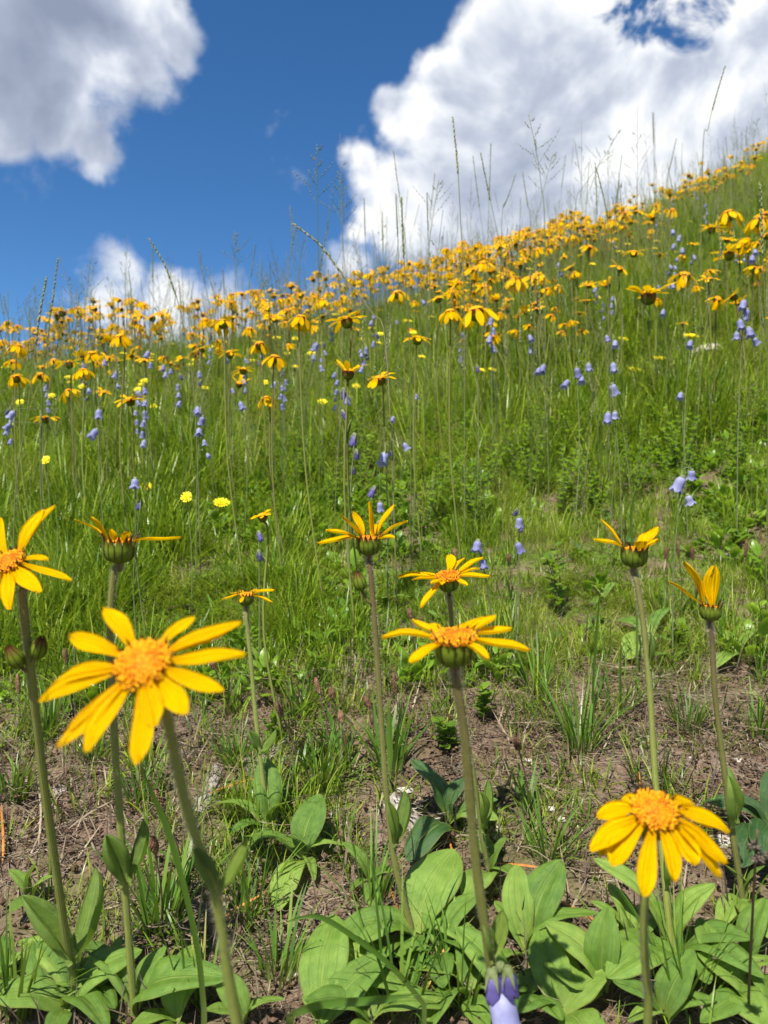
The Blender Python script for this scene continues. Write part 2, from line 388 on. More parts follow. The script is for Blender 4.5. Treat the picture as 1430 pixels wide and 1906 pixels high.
def mat_ground():
    m, t = newmat('alpine_soil'); co = objco(t)
    a = t.noise(co, 6, 6, .6); b = t.noise(co, 55, 8, .65); c3 = t.noise(co, 240, 5, .7)
    k = t.m('ADD', t.m('MULTIPLY', a, .35), t.m('ADD', t.m('MULTIPLY', b, .45), t.m('MULTIPLY', c3, .35)))
    c = t.ramp(k, [(.36, (0.04, 0.024, 0.015)), (.48, (0.085, 0.054, 0.036)), (.58, (0.145, 0.098, 0.068)), (.72, (0.25, 0.195, 0.145))])
    # fine root litter: stretched, warped noise in two directions
    warp = t.vm('ADD', co, t.vm('SCALE', t.noise(co, 9, 3, .5, col=True), scale=.12))
    lit = None
    for rot in (0.4, 1.5, 2.5):
        mp = t.node('ShaderNodeMapping'); t.put(mp.inputs[0], warp); mp.inputs['Rotation'].default_value = (0, 0, rot); mp.inputs['Scale'].default_value = (40, 420, 60)
        q = t.mr(t.noise(mp.outputs[0], 1, 3, .6), .60, .68); lit = q if lit is None else t.m('MAXIMUM', lit, q)
    lit = t.m('MULTIPLY', lit, t.mr(t.noise(co, 14, 3, .5), .40, .58))
    c = t.mix(t.m('MULTIPLY', lit, .7), c, (0.34, 0.28, 0.21))
    # moss and thatch where the turf closes
    g = t.m('MULTIPLY', t.mr(t.noise(co, 11, 4, .6), .40, .60), attr(t, 'tint'))
    c = t.mix(g, c, t.mix(b, (0.05, 0.085, 0.012), (0.13, 0.17, 0.035)))
    h = t.m('ADD', t.m('MULTIPLY', b, 1.0), t.m('ADD', t.m('MULTIPLY', c3, .5), t.m('MULTIPLY', lit, .15)))
    finish(t, c, .95, 0, bump=h, bstr=.9, bdist=.006, spec=.1); return m
M_ground = mat_ground()

# ------------------------------------------------------------------ ground
def build_ground():
    ys = list(np.arange(-0.6, 0.35, 0.05))+list(np.arange(0.35, 1.30, 0.0085))
    y = 1.30; s = 0.0085
    while y < 500: s *= 1.035; y += s; ys.append(y)
    ys = [-120, -40, -12, -4, -1.5]+ys; nx = 241
    u = np.linspace(-1, 1, nx); ux = np.sign(u)*(0.55*np.abs(u)+0.45*np.abs(u)**5)
    mb = MB(); V = []; T = []
    for yy in ys:
        half = max(1.6, abs(yy)*1.5+1.0)
        xs = ux*half*1.3
        zs = H(xs, np.full(nx, yy))
        if -0.6 < yy < 2.5:
            q = np.full(nx, yy)
            zs = zs+0.014*fbm2(xs*30, q*30, 50, 3)+0.005*fbm2(xs*120, q*120, 60, 2)
        bb = bare(xs, np.full(nx, yy))
        V.append(np.stack([xs, np.full(nx, yy), zs], 1)); T.append(1-bb)
    V = np.concatenate(V); T = np.concatenate(T); ny = len(ys)
    i, j = np.meshgrid(np.arange(nx-1), np.arange(ny-1)); a = (j*nx+i).ravel()
    Fq = np.stack([a, a+1, a+nx+1, a+nx], 1)
    me = bpy.data.meshes.new('ground'); me.vertices.add(len(V)); me.vertices.foreach_set('co', V.ravel())
    me.loops.add(len(Fq)*4); me.loops.foreach_set('vertex_index', Fq.ravel().astype(np.int32))
    me.polygons.add(len(Fq)); me.polygons.foreach_set('loop_start', (np.arange(len(Fq))*4).astype(np.int32))
    me.update(calc_edges=True)
    at = me.attributes.new('tint', 'FLOAT', 'POINT'); at.data.foreach_set('value', T.astype(np.float32))
    me.polygons.foreach_set('use_smooth', np.ones(len(Fq), dtype=bool)); me.materials.append(M_ground)
    o = bpy.data.objects.new('ground', me); C.objects.link(o); o['kind'] = 'structure'; o['label'] = 'steep alpine hillside of bare brown earth and turf'
build_ground()

# ------------------------------------------------------------------ scatter of stuff (instanced clumps)
def scatter(name, label, sources, pts, rots, scl, idx):
    me = bpy.data.meshes.new(name); n = len(pts)
    me.vertices.add(n); me.vertices.foreach_set('co', np.asarray(pts, dtype=np.float32).ravel())
    for nm, ty, key, arr in (('rot', 'FLOAT_VECTOR', 'vector', rots), ('scl', 'FLOAT_VECTOR', 'vector', scl), ('idx', 'INT', 'value', idx)):
        a = me.attributes.new(nm, ty, 'POINT'); a.data.foreach_set(key, np.asarray(arr, dtype=np.int32 if ty == 'INT' else np.float32).ravel())
    col = bpy.data.collections.new(name+'_pieces')
    for i, s in enumerate(sources):
        so_ = bpy.data.objects.new('%s_piece_%02d' % (name, i), s); col.objects.link(so_)
    ng = bpy.data.node_groups.new(name, 'GeometryNodeTree')
    ng.interface.new_socket('Geometry', in_out='INPUT', socket_type='NodeSocketGeometry')
    ng.interface.new_socket('Geometry', in_out='OUTPUT', socket_type='NodeSocketGeometry')
    N = ng.nodes; L = ng.links
    gi = N.new('NodeGroupInput'); go = N.new('NodeGroupOutput'); ip = N.new('GeometryNodeInstanceOnPoints')
    ci = N.new('GeometryNodeCollectionInfo'); ci.inputs[0].default_value = col; ci.inputs[1].default_value = True; ci.inputs[2].default_value = True
    def na(nm, ty):
        q = N.new('GeometryNodeInputNamedAttribute'); q.data_type = ty; q.inputs[0].default_value = nm
        return [o for o in q.outputs if o.enabled and o.name == 'Attribute'][0]
    L.new(gi.outputs[0], ip.inputs['Points']); L.new(ci.outputs[0], ip.inputs['Instance']); ip.inputs['Pick Instance'].default_value = True
    L.new(na('idx', 'INT'), ip.inputs['Instance Index']); L.new(na('rot', 'FLOAT_VECTOR'), ip.inputs['Rotation']); L.new(na('scl', 'FLOAT_VECTOR'), ip.inputs['Scale'])
    L.new(ip.outputs[0], go.inputs[0])
    o = bpy.data.objects.new(name, me); C.objects.link(o); o['kind'] = 'stuff'; o['label'] = label
    md = o.modifiers.new('scatter', 'NODES'); md.node_group = ng
    return o
def blade(mb, b, az, L, W, lean, curl, tint, n=4, mi=0, fold=0.0):
    """a tapering grass blade; lean from the vertical at its foot, curl added to its tip"""
    p = Vector(b); vs = []; uv = []; h = Vector((math.cos(az), math.sin(az), 0)); s = Vector((-h.y, h.x, 0))
    for i in range(n+1):
        f = i/n; wd = W*(0.75+0.5*f)*(1-f**2.2)*0.5
        if i < n: vs += [p-s*wd, p+s*wd]; uv += [(-1, f), (1, f)]
        else: vs.append(p.copy()); uv.append((0, 1))
        a = lean+curl*f; p = p+(h*math.sin(a)+Vector((0, 0, 1))*math.cos(a))*(L/n)
    fs = [(2*i, 2*i+1, 2*i+3, 2*i+2) for i in range(n-1)]+[(2*n-2, 2*n-1, 2*n)]
    mb.add(vs, fs, uv, tint, mi)
def clump(seed, nb, spread, L, W, lean, curl, tint, n=4, mat=None, power=1.0):
    g = random.Random(seed); mb = MB()
    for _ in range(nb):
        r = spread*math.sqrt(g.random()); a = g.random()*6.283; ba = a+g.gauss(0, .7)
        t = g.choice(tint)+g.uniform(-.08, .08)
        blade(mb, (r*math.cos(a), r*math.sin(a), -0.004), ba, g.uniform(*L), g.uniform(*W), abs(g.gauss(0, lean)), g.uniform(*curl), max(0, min(1, t)), n)
    return mb.mesh('grass_clump', mat or M_grass)
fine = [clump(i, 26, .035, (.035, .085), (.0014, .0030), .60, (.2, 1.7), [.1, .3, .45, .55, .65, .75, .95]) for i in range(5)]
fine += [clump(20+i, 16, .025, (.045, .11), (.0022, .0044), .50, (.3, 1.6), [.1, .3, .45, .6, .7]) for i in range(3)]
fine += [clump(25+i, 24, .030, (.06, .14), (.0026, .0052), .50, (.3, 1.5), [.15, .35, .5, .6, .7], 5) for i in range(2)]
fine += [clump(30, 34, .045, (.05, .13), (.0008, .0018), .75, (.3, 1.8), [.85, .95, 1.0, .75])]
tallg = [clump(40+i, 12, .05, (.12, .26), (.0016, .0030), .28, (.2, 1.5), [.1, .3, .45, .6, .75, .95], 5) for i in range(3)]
def herb(seed, nl, L, tint):
    g = random.Random(seed); mb = MB()
    for _ in range(nl):
        a = g.random()*6.283; l = g.uniform(*L); el_ = g.uniform(.1, 1.1); r = g.uniform(0, .03); z0 = g.uniform(0, .03)
        d = Vector((math.cos(a)*math.cos(el_), math.sin(a)*math.cos(el_), math.sin(el_))); s = Vector((-math.sin(a), math.cos(a), 0)); nn = s.cross(d)
        b = Vector((r*math.cos(a), r*math.sin(a), z0)); ws = [.12, .42, .5, .36, 0]
        vs = []; uv = []
        for i, wd in enumerate(ws):
            f = i/4; c = b+d*l*f+nn*(-.10*l*math.sin(f*3.1))
            if i < 4: vs += [c-s*wd*l*.55+nn*.05*l*wd, c+nn*-.04*l, c+s*wd*l*.55+nn*.05*l*wd]; uv += [(-1, f), (0, f), (1, f)]
            else: vs.append(c); uv.append((0, 1))
        fs = []
        for i in range(3): k = 3*i; fs += [(k, k+1, k+4, k+3), (k+1, k+2, k+5, k+4)]
        fs += [(9, 10, 12), (10, 11, 12)]
        mb.add(vs, fs, uv, g.choice(tint))
    return mb.mesh('herb', M_bleaf)
herbs = [herb(60, 18, (.010, .024), [.3, .5]), herb(61, 12, (.014, .032), [.4, .6]), herb(62, 26, (.007, .018), [.4, .7]), herb(63, 14, (.010, .026), [.2, .4])]

def sample(n, d0, d1, pw=1.0, margin=0.35):
    """ground points in and round the view, distance spread by pw"""
    u = nrg.rand(n); d = (d0**pw+(d1**pw-d0**pw)*u)**(1/pw)
    half = 0.54*d+margin
    x = (nrg.rand(n)*2-1)*half
    return x, d
def inst(x, y, dz=0.0, s0=.7, s1=1.3, tilt=.12, nv=1, slopey=0.5):
    n = len(x); z = H(x, y)+dz
    rot = np.stack([nrg.randn(n)*tilt-0.10*slopey, nrg.randn(n)*tilt, nrg.rand(n)*6.283], 1)
    s = nrg.uniform(s0, s1, n); s = np.stack([s, s, s*nrg.uniform(.8, 1.2, n)], 1)
    return np.stack([x, y, z], 1), rot, s

# turf: dense beyond the bare earth, in patches on it
X, Y = sample(11000, .42, 1.35, 1.6, .65)
keep = (nrg.rand(len(X)) > bare(X, Y)*1.0) & (nrg.rand(len(X)) < np.clip((Y-.55)*6, .25, 1))
X1, Y1 = X[keep], Y[keep]
X, Y = sample(24000, 1.2, 5.0, 1.2, .5); X2, Y2 = X, Y
X, Y = sample(20000, 4.5, 22.0, 1.0, 1.5); X3, Y3 = X, Y
X = np.concatenate([X1, X2, X3]); Y = np.concatenate([Y1, Y2, Y3])
gap = fbm2(X*13, Y*9, 211, 3)          # the turf stands in tufts with gaps between
keep = (gap > -.10) | (nrg.rand(len(X)) < .30) | (Y > 4); X, Y = X[keep], Y[keep]
pts, rot, s = inst(X, Y)
patch = fbm2(X*3, Y*3, 77, 3); pt2 = fbm2(X*6+3, Y*4, 78, 3)
idx = nrg.randint(0, 8, len(X)); idx = np.where((pt2 > .02) & (Y > 1.05) & (Y < 3.5) & (nrg.rand(len(X)) < .35), nrg.randint(8, 10, len(X)), idx); idx = np.where((patch > .05) & (Y > 1.0) & (nrg.rand(len(X)) < .45), 10, idx)
grow = .92+np.clip((Y-1.6)*.24, 0, .6); s *= grow[:, None]; s[:, 2] *= np.clip(1+pt2*2.6, .35, 1.8); thick_ = (X > -.2+.1*Y) & (Y > 1.1) & (Y < 1.85); s[thick_] *= .62
s *= np.clip(.55+(Y-.9)*.55, .5, 1)[:, None]
wide_ = np.clip(Y/4.5, 1, 2.2); s[:, 0] *= wide_; s[:, 1] *= wide_
scatter('grass', 'short green turf with dry blades covering the hillside', fine, pts, rot, s, idx)
X, Y = sample(6500, 1.8, 14, 1.1, .8)
pts, rot, s = inst(X, Y, s0=.7, s1=1.2); wide_ = np.clip(Y/4.5, 1, 2.0); s[:, 0] *= wide_; s[:, 1] *= wide_
scatter('tall_grass', 'taller thin green grass blades among the flowers', tallg, pts, rot, s, nrg.randint(0, 3, len(X)))
X, Y = sample(9000, .95, 6.5, 1.25, .4)
pm = fbm2(X*2.3+5, Y*2.3, 91, 3)+np.clip(X*.12, -.05, .1)*(Y > 1.2)
keep = (pm > -.03) & (nrg.rand(len(X)) > bare(X, Y)); X, Y = X[keep], Y[keep]
pts, rot, s = inst(X, Y, s0=.7, s1=1.35); 
scatter('ground_cover', 'low leafy herbs spreading through the turf', herbs, pts, rot, s, nrg.randint(0, 4, len(X)))

X, Y = sample(200, .62, 1.10, 1.4, .5); k = (bare(X, Y) > .5) & (fbm2(X*9, Y*9, 123, 2) > .0); X, Y = X[k], Y[k]
pts, rot, s = inst(X, Y, s0=.35, s1=.9)
scatter('grass_sprouts', 'small fresh grass tufts sprouting on the bare brown earth', fine[:8], pts, rot, s, nrg.randint(0, 8, len(X)))
# litter: crumbs of earth, roots and straw
def crumbs(seed, n, sz, spread):
    g = random.Random(seed); mb = MB()
    for _ in range(n):
        r = spread*math.sqrt(g.random()); a = g.random()*6.283; k = g.uniform(*sz)
        c = Vector((r*math.cos(a), r*math.sin(a), k*.2)); M = Matrix.Rotation(g.random()*6, 3, 'Z') @ Matrix.Rotation(g.random()*6, 3, 'X')
        vs = [c+M @ Vector(q)*k*g.uniform(.6, 1.2) for q in ((1, 0, 0), (-1, 0, 0), (0, .8, 0), (0, -.8, 0), (0, 0, .6), (0, 0, -.6))]
        mb.add(vs, [(0, 2, 4), (2, 1, 4), (1, 3, 4), (3, 0, 4), (2, 0, 5), (1, 2, 5), (3, 1, 5), (0, 3, 5)], None, g.random())
    return mb.mesh('crumbs', M_crumb, smooth=False)
def fibres(seed, n, L, r, spread, mat):
    g = random.Random(seed); mb = MB()
    for _ in range(n):
        a = g.random()*6.283; rr = spread*math.sqrt(g.random()); l = g.uniform(*L); p = Vector((rr*math.cos(a), rr*math.sin(a), .001)); h = g.random()*6.283; pts_ = [p]
        for i in range(4):
            h += g.gauss(0, .5); p = p+Vector((math.cos(h), math.sin(h), g.gauss(0.04, .16)))*l/4; pts_.append(p)
        tube(mb, pts_, g.uniform(*r), r[0]*.5, 3, g.random(), cap=False)
    return mb.mesh('fibres', mat)
X, Y = sample(9500, .40, 1.30, 1.6, .6); k = nrg.rand(len(X)) < (bare(X, Y)*.9+.12); X, Y = X[k], Y[k]
pts, rot, s = inst(X, Y, s0=.6, s1=1.5, tilt=.1)
scatter('soil_crumbs', 'loose brown crumbs of earth and grit on the bare ground', [crumbs(1, 22, (.0006, .0022), .03), crumbs(2, 14, (.001, .004), .035), crumbs(3, 30, (.0005, .0014), .03)], pts, rot, s, nrg.randint(0, 3, len(X)))
X, Y = sample(12000, .40, 1.5, 1.6, .6); k = nrg.rand(len(X)) < (bare(X, Y)*.60+.10); X, Y = X[k], Y[k]
pts, rot, s = inst(X, Y, s0=.6, s1=1.4, tilt=.1)
scatter('straw_litter', 'fine dry roots and straw lying on the earth', [clump(88, 8, .03, (.02, .06), (.0008, .0016), 1.5, (.0, .3), [.8, .9], mat=M_twig), clump(89, 6, .03, (.02, .05), (.0010, .002), 1.5, (.0, .2), [.3, .6], mat=M_straw), fibres(1, 12, (.015, .05), (.00022, .0006), .03, M_straw), fibres(2, 8, (.02, .07), (.0003, .0008), .03, M_straw), fibres(3, 7, (.01, .04), (.0003, .0008), .03, M_twig)], pts, rot, s, nrg.randint(0, 5, len(X)))

# ------------------------------------------------------------------ leaves
def leaf_mesh(seed, ratio, mat, fold=.10, curl=-.12, wave=.02, base=.18, arch=.13, nl=13, nw=8):
    g = random.Random(seed); mb = MB(); vs = []; uv = []; ph = g.random()*6; ex = g.uniform(.62, .95); mxw = max((q/50)**ex*(1-q/50)**.72 for q in range(51))
    for i in range(nl+1):
        f = (1-(1-i/nl)**1.35)
        wd = ((f**ex*(1-f)**.72)/mxw if 0 < f < 1 else 0)
        wd = max(wd, base*(1-f)**1.5*(1 if f < .4 else 0)+ (0.0 if f > .02 else .08)); wd *= ratio*.5
        zc = curl*f*f+.03*math.sin(f*3+ph)+arch*math.sin(math.pi*min(1, f*1.05))
        for j in range(nw+1):
            u = -1+2*j/nw
            vs.append(Vector((f, u*wd+.012*math.sin(f*5+ph), zc+fold*(abs(u)**.9-.75*abs(u)**2.6)*3.2*wd+wave*abs(u)*(wd/ratio*2)*math.sin(f*11+ph+u*2)+.010*math.sin(u*7+ph)*math.sin(f*3.14)))); uv.append((u, f))
    fs = [(i*(nw+1)+j, i*(nw+1)+j+1, (i+1)*(nw+1)+j+1, (i+1)*(nw+1)+j) for i in range(nl) for j in range(nw)]
    mb.add(vs, fs, uv); return mb.mesh('leaf', mat)
BROAD = [leaf_mesh(i, r, M_leaf, fo, cu, wa) for i, (r, fo, cu, wa) in enumerate([(.48, .22, -.12, .012), (.55, .16, -.20, .02), (.42, .28, .06, .012), (.52, .12, -.06, .025), (.45, .25, -.28, .02)])]
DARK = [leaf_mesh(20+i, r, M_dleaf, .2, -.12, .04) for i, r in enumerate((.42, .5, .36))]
SLEAF = [leaf_mesh(40+i, r, M_sleaf, .7, .10, .01, base=.5, arch=.02) for i, r in enumerate((.40, .34, .46))]
NARROW = [leaf_mesh(50+i, r, M_leaf, .25, -.1, .01) for i, r in enumerate((.25, .3))]
def leaf_between(parent, base, B, T, name='leaf', meshes=BROAD, roll=0.0, wscale=1.0, up=Vector((0, 0, 1)), label=None):
    x = T-B; L = x.length; x = x/L; y = up.cross(x)
    y = y.normalized() if y.length > 1e-3 else Vector((1, 0, 0))
    z = x.cross(y); q = Matrix.Rotation(roll, 3, x); y = q @ y; z = q @ z
    return part(name, rng.choice(meshes), parent, frame(B-base, x*L, y*L*wscale, z*L), label=label)

def rosette_leaves(parent, base, cpx, tips, meshes=BROAD, lift=(.010, .03), ws=1.0):
    B = hit(*cpx)
    for tp in tips:
        px, py = tp[:2]; lf = tp[2] if len(tp) > 2 else rng.uniform(*lift); w_ = (tp[3] if len(tp) > 3 else 1.0)**.5*.92
        T = hit(px, py, lf)
        if T is None: continue
        if (T-B).length > .088:      # a leaf is never longer than this: bring its tip up and nearer along the line of sight
            k_ = min((i_ for i_ in range(60)), key=lambda i_: max(0, (T*(1-i_*.006)-B).length-.088)*50+i_*.002); T = T*(1-k_*.006)
        leaf_between(parent, base, B+Vector((0, 0, .005))+(T-B)*.03, T+Vector((0, 0, .010)), 'leaf', meshes, rng.uniform(-.30, .30), ws*w_)

# ------------------------------------------------------------------ arnica
def petal(mb, A, B, tdir, W, bulge, g, nl=7, nw=4, mi=0):
    """ray floret from A on the rim to B, width along tdir"""
    x = B-A; L = x.length; n = x.cross(tdir).normalized()
    if n.z < 0 and abs(n.z) > .15: n = -n
    mid = (A+B)*.5+n*bulge*L; vs = []; uv = []; tw = g.uniform(-.35, .35)
    notch = [g.uniform(.01, .07) for _ in range(3)]; pk = g.uniform(.50, .72); tp_ = g.uniform(1.7, 2.8); sw = g.uniform(-.06, .06); wv = g.uniform(0, 6)
    for i in range(nl+1):
        f = i/nl; c = A*(1-f)**2+mid*2*f*(1-f)+B*f*f+tdir*(sw*L*math.sin(f*3.1))+n*(.018*L*math.sin(f*7+wv))
        prof = (.26+.74*math.sin(min(1, f/pk)*math.pi/2)**1.3) if f < pk else (1-.74*((f-pk)/(1-pk))**tp_)
        wd = W*.5*prof; ca, sa = math.cos(tw*f), math.sin(tw*f); td = tdir*ca+n*sa; nn = n*ca-tdir*sa
        for j in range(nw+1):
            u = -1+2*j/nw
            e = 0.0
            if f > .9: e = .035*(1-abs(u))+ (notch[0] if j == 1 else notch[1] if j == nw-1 else 0)*-1
            vs.append(c+td*u*wd+nn*(.10*W*math.cos(u*math.pi*2)*min(1, f*3)+.14*W*abs(u)**1.5*(1-f))+x*e*.8); uv.append((u, f))
    fs = [(i*(nw+1)+j, i*(nw+1)+j+1, (i+1)*(nw+1)+j+1, (i+1)*(nw+1)+j) for i in range(nl) for j in range(nw)]
    mb.add(vs, fs, uv, g.random(), mi)
def disc_mesh(g, r, h, n):
    mb = MB(); lathe(mb, [(r*math.cos(a), h*math.sin(a)) for a in [0, .35, .7, 1.05, 1.35, 1.55]], 16, tint=.1)
    for i in range(n):
        q = (i+.5)/n; a = i*2.39996+g.uniform(-.12, .12); rr = r*math.sqrt(q)*1.02; z = h*math.sqrt(max(0, 1-q*.96)); lean = .25+.55*q
        d = Vector((math.cos(a)*lean, math.sin(a)*lean, 1)).normalized(); d = (d+Vector((g.uniform(-.2, .2), g.uniform(-.2, .2), 0))).normalized()
        p = Vector((rr*math.cos(a), rr*math.sin(a), z-.0006)); l = r*g.uniform(.13, .27); k = r*g.uniform(.034, .052)
        u, v = perp(d); m_ = 1 if g.random() < (.15+.75*max(0, q-.3)) else 0; l *= (.55+.6*q); k *= (.75+.45*q)
        vs = [p+(u*math.cos(b)+v*math.sin(b))*k*.55 for b in (0, 1.57, 3.14, 4.71)]+[p+d*l+(u*math.cos(b)+v*math.sin(b))*k*1.25 for b in (0, 1.57, 3.14, 4.71)]+[p+d*l*.9]
        mb.add(vs, [(0, 1, 5, 4), (1, 2, 6, 5), (2, 3, 7, 6), (3, 0, 4, 7), (4, 5, 8), (5, 6, 8), (6, 7, 8), (7, 4, 8)], None, g.random()*(.35+.65*q), m_)
    return mb.mesh('disc', [M_disc, M_pollen])
def cup_mesh(r, h, rs):
    mb = MB(); lathe(mb, [(rs, -h), (rs*1.4, -h*.98), (r*.75, -h*.86), (r*.96, -h*.6), (r, -h*.3), (r*.96, 0), (r*.5, .0005), (0.0001, .0006)], 16, tint=.3)
    return mb.mesh('involucre', M_cup)
def bract_mesh(seed, r, h):
    g = random.Random(seed); mb = MB(); vs = []; uv = []
    prof = [(r*.72, -h*.90, .5), (r*.99, -h*.62, .9), (r*1.05, -h*.3, 1), (r*1.03, 0, .85), (r*g.uniform(1.05, 1.2), h*.22, .45), (r*g.uniform(1.05, 1.4), h*g.uniform(.36, .55), .02)]
    W = r*.34
    for i, (rr, z, wd) in enumerate(prof):
        for u in (-1, 0, 1): vs.append(Vector((rr+(.0005 if u == 0 else 0), u*W*wd*.62, z))); uv.append((u, i/5))
    fs = [(i*3+j, i*3+j+1, i*3+4+j, i*3+3+j) for i in range(5) for j in range(2)]
    mb.add(vs, fs, uv, g.random())
    line = [Vector((rr, 0, z)) for rr, z, _ in prof]
    for _ in range(14):
        k = g.randint(0, 4); p = line[k].lerp(line[k+1], g.random())+Vector((0, g.uniform(-1, 1)*W*.5, 0)); d = Vector((1, g.uniform(-.6, .6), g.uniform(-.2, .7))).normalized()*g.uniform(.0008, .0017)
        mb.add([p-Vector((0, 0, .0001)), p+Vector((0, 0, .0001)), p+d], [(0, 1, 2)], None, .5, 1)
    return mb.mesh('bract', [M_bract, M_hair])
CUPR, CUPH = .0088, .0125
M_cup = simple('cup_green', [(0.0, (0.07, 0.11, 0.012)), (1.0, (0.16, 0.20, 0.025))], .6, .1, 100, .15)
CUP = cup_mesh(CUPR, CUPH, .0024); BRACTS = [bract_mesh(i, CUPR, CUPH) for i in range(4)]
DISC = [disc_mesh(random.Random(5), .0095, .0042, 340), disc_mesh(random.Random(6), .0078, .0030, 220)]
BUD = None
def bud_mesh():
    mb = MB(); g = random.Random(4); lathe(mb, [(.0014, 0), (.0040, .002), (.0056, .006), (.0050, .011), (.0026, .015), (.0004, .0175)], 12)
    for k in range(9):
        a = k*.698; M = Matrix.Rotation(a, 4, 'Z'); pr = [(.0040, .0015, .5), (.0060, .006, 1), (.0054, .0115, .85), (.0030, .0165, .4), (.0012, .0195, .03)]; vs = []; uv = []
        for i, (rr, z, wd) in enumerate(pr):
            for u in (-1, 0, 1): vs.append(M @ Vector((rr+.0003*(u == 0), u*.0021*wd, z))); uv.append((u, i/4))
        mb.add(vs, [(i*3+j, i*3+j+1, i*3+4+j, i*3+3+j) for i in range(4) for j in range(2)], uv, .5, 0)
    return mb.mesh('bud', [M_bract])
BUD = bud_mesh()
ARN = 'arnica plants in flower'
def arnica(label, head, d, axis, tips, stem, r=.0022, pairs=(), leaves=(), lmesh=BROAD, discv=0, disc_s=1.0, cup_s=1.0, W=.0080, seed=0, buds=(), base_px=None, base_pt=None, group=None):
    """head: photo pixel of the head; stem: photo pixels down the stem; the foot is where it meets the ground"""
    g = random.Random(seed*31+5)
    Hc = P(head[0], head[1], d); axis = Vector(axis).normalized()
    if base_px: B = hit(*base_px)
    else: B = Vector(base_pt); B.z = Hs(B.x, B.y)
    # depth runs evenly from head to foot by image height
    ly = CY-F*(B.z/B.y); pts_ = []
    foot = Hc-axis*(CUPH*cup_s*.9)
    n_ = len(stem)
    for (px, py) in stem:
        f = (py-head[1])/max(1, ly-head[1]); pts_.append(P(px, py, d+(B.y-d)*f**1.3))
    line = spline([foot, foot-axis*.006]+pts_+[B-Vector((0, 0, .004))], 40)
    th = thing('arnica', label, 'arnica plant', B, group)
    mb = MB(); L_ = [p-B for p in line]
    tube(mb, L_, r*.88, r*1.12, 9, rf=lambda f: (1.35-.35*min(1, f*14))+.05*math.sin(f*31)+.04*math.sin(f*67))
    hairs(mb, L_, r, 2000, .0021, .00011, 1, g)
    me = mb.mesh('stem', [M_stem, M_hair])
    # v runs from foot to head for the colour of the stem
    uvd = me.attributes['luv'].data; arr = np.zeros(len(uvd)*2, dtype=np.float32); uvd.foreach_get('vector', arr); arr[1::2] = 1-arr[1::2]; uvd.foreach_set('vector', arr)
    part('stem', me, th)
    Fm = axis_frame(Hc-B, axis)
    part('disc', DISC[discv], th, Fm @ Matrix.Scale(disc_s, 4))
    inv = part('involucre', CUP, th, Fm @ Matrix.Scale(cup_s, 4))
    for k in range(14): 
        b_ = part('bract', BRACTS[k % 4], inv, Matrix.Rotation(k*6.283/14+g.uniform(-.08, .08), 4, 'Z'))
    for tp in tips:
        px, py = tp[:2]
        if len(tp) > 2 and tp[2] is not None: T = P(px, py, d+tp[2])
        else:
            ray = P(px, py, 1.0); T = ray*(Hc.dot(axis)/ray.dot(axis)) if abs(ray.dot(axis)) > .05 else P(px, py, d)
        wd = tp[3] if len(tp) > 3 else 1.0
        rad = (T-Hc); rad = rad-axis*rad.dot(axis); rad = rad.normalized() if rad.length > 1e-4 else Vector((1, 0, 0))
        A = Hc+rad*CUPR*.78*cup_s+axis*.0005; td = axis.cross(rad).normalized()
        mb = MB(); petal(mb, A-B, T-B, td, W*wd*g.uniform(.9, 1.1), g.uniform(.04, .13), g)
        part('petal', mb.mesh('petal', M_petal), th)
    for (px, py, L, a1, a2) in pairs:     # pair of stem leaves clasping the stem: length and screen angles
        k = min(range(3, 40), key=lambda i: abs((CY-F*line[i].z/line[i].y)-py)+.3*abs((CX+F*line[i].x/line[i].y)-px)); p = line[k]
        for s_, a in enumerate((a1, a2)):
            T = p+Vector((math.sin(R(a)), (-.25, .25)[s_]+g.uniform(-.1, .1), math.cos(R(a)))).normalized()*L
            leaf_between(th, B, p, T, 'stem_leaf', SLEAF, wscale=1.0, up=(p-T).cross(Vector((0, 1, 0))).normalized()*(1 if a > 0 else 1), roll=g.uniform(-.3, .3) + R(40 if a > 0 else -40))
    for (px, py, dx, dy) in buds:
        k = min(range(2, 40), key=lambda i: abs((CY-F*line[i].z/line[i].y)-py)); p = line[k]; T = P(px+dx, py+dy, p.y-.004)
        mb = MB(); tube(mb, [p-B, (p-B).lerp(T-B, .5)+Vector((0, 0, -.002)), T-B], .0012, .0012, 6)
        bs = part('bud_stalk', mb.mesh('bud_stalk', M_stem), th)
        part('bud', BUD, th, axis_frame(T-B, (T-p).normalized()+Vector((0, 0, 1.2))) @ Matrix.Scale(.85, 4))
    if leaves and base_px: rosette_leaves(th, B, base_px, leaves, lmesh)
    return th

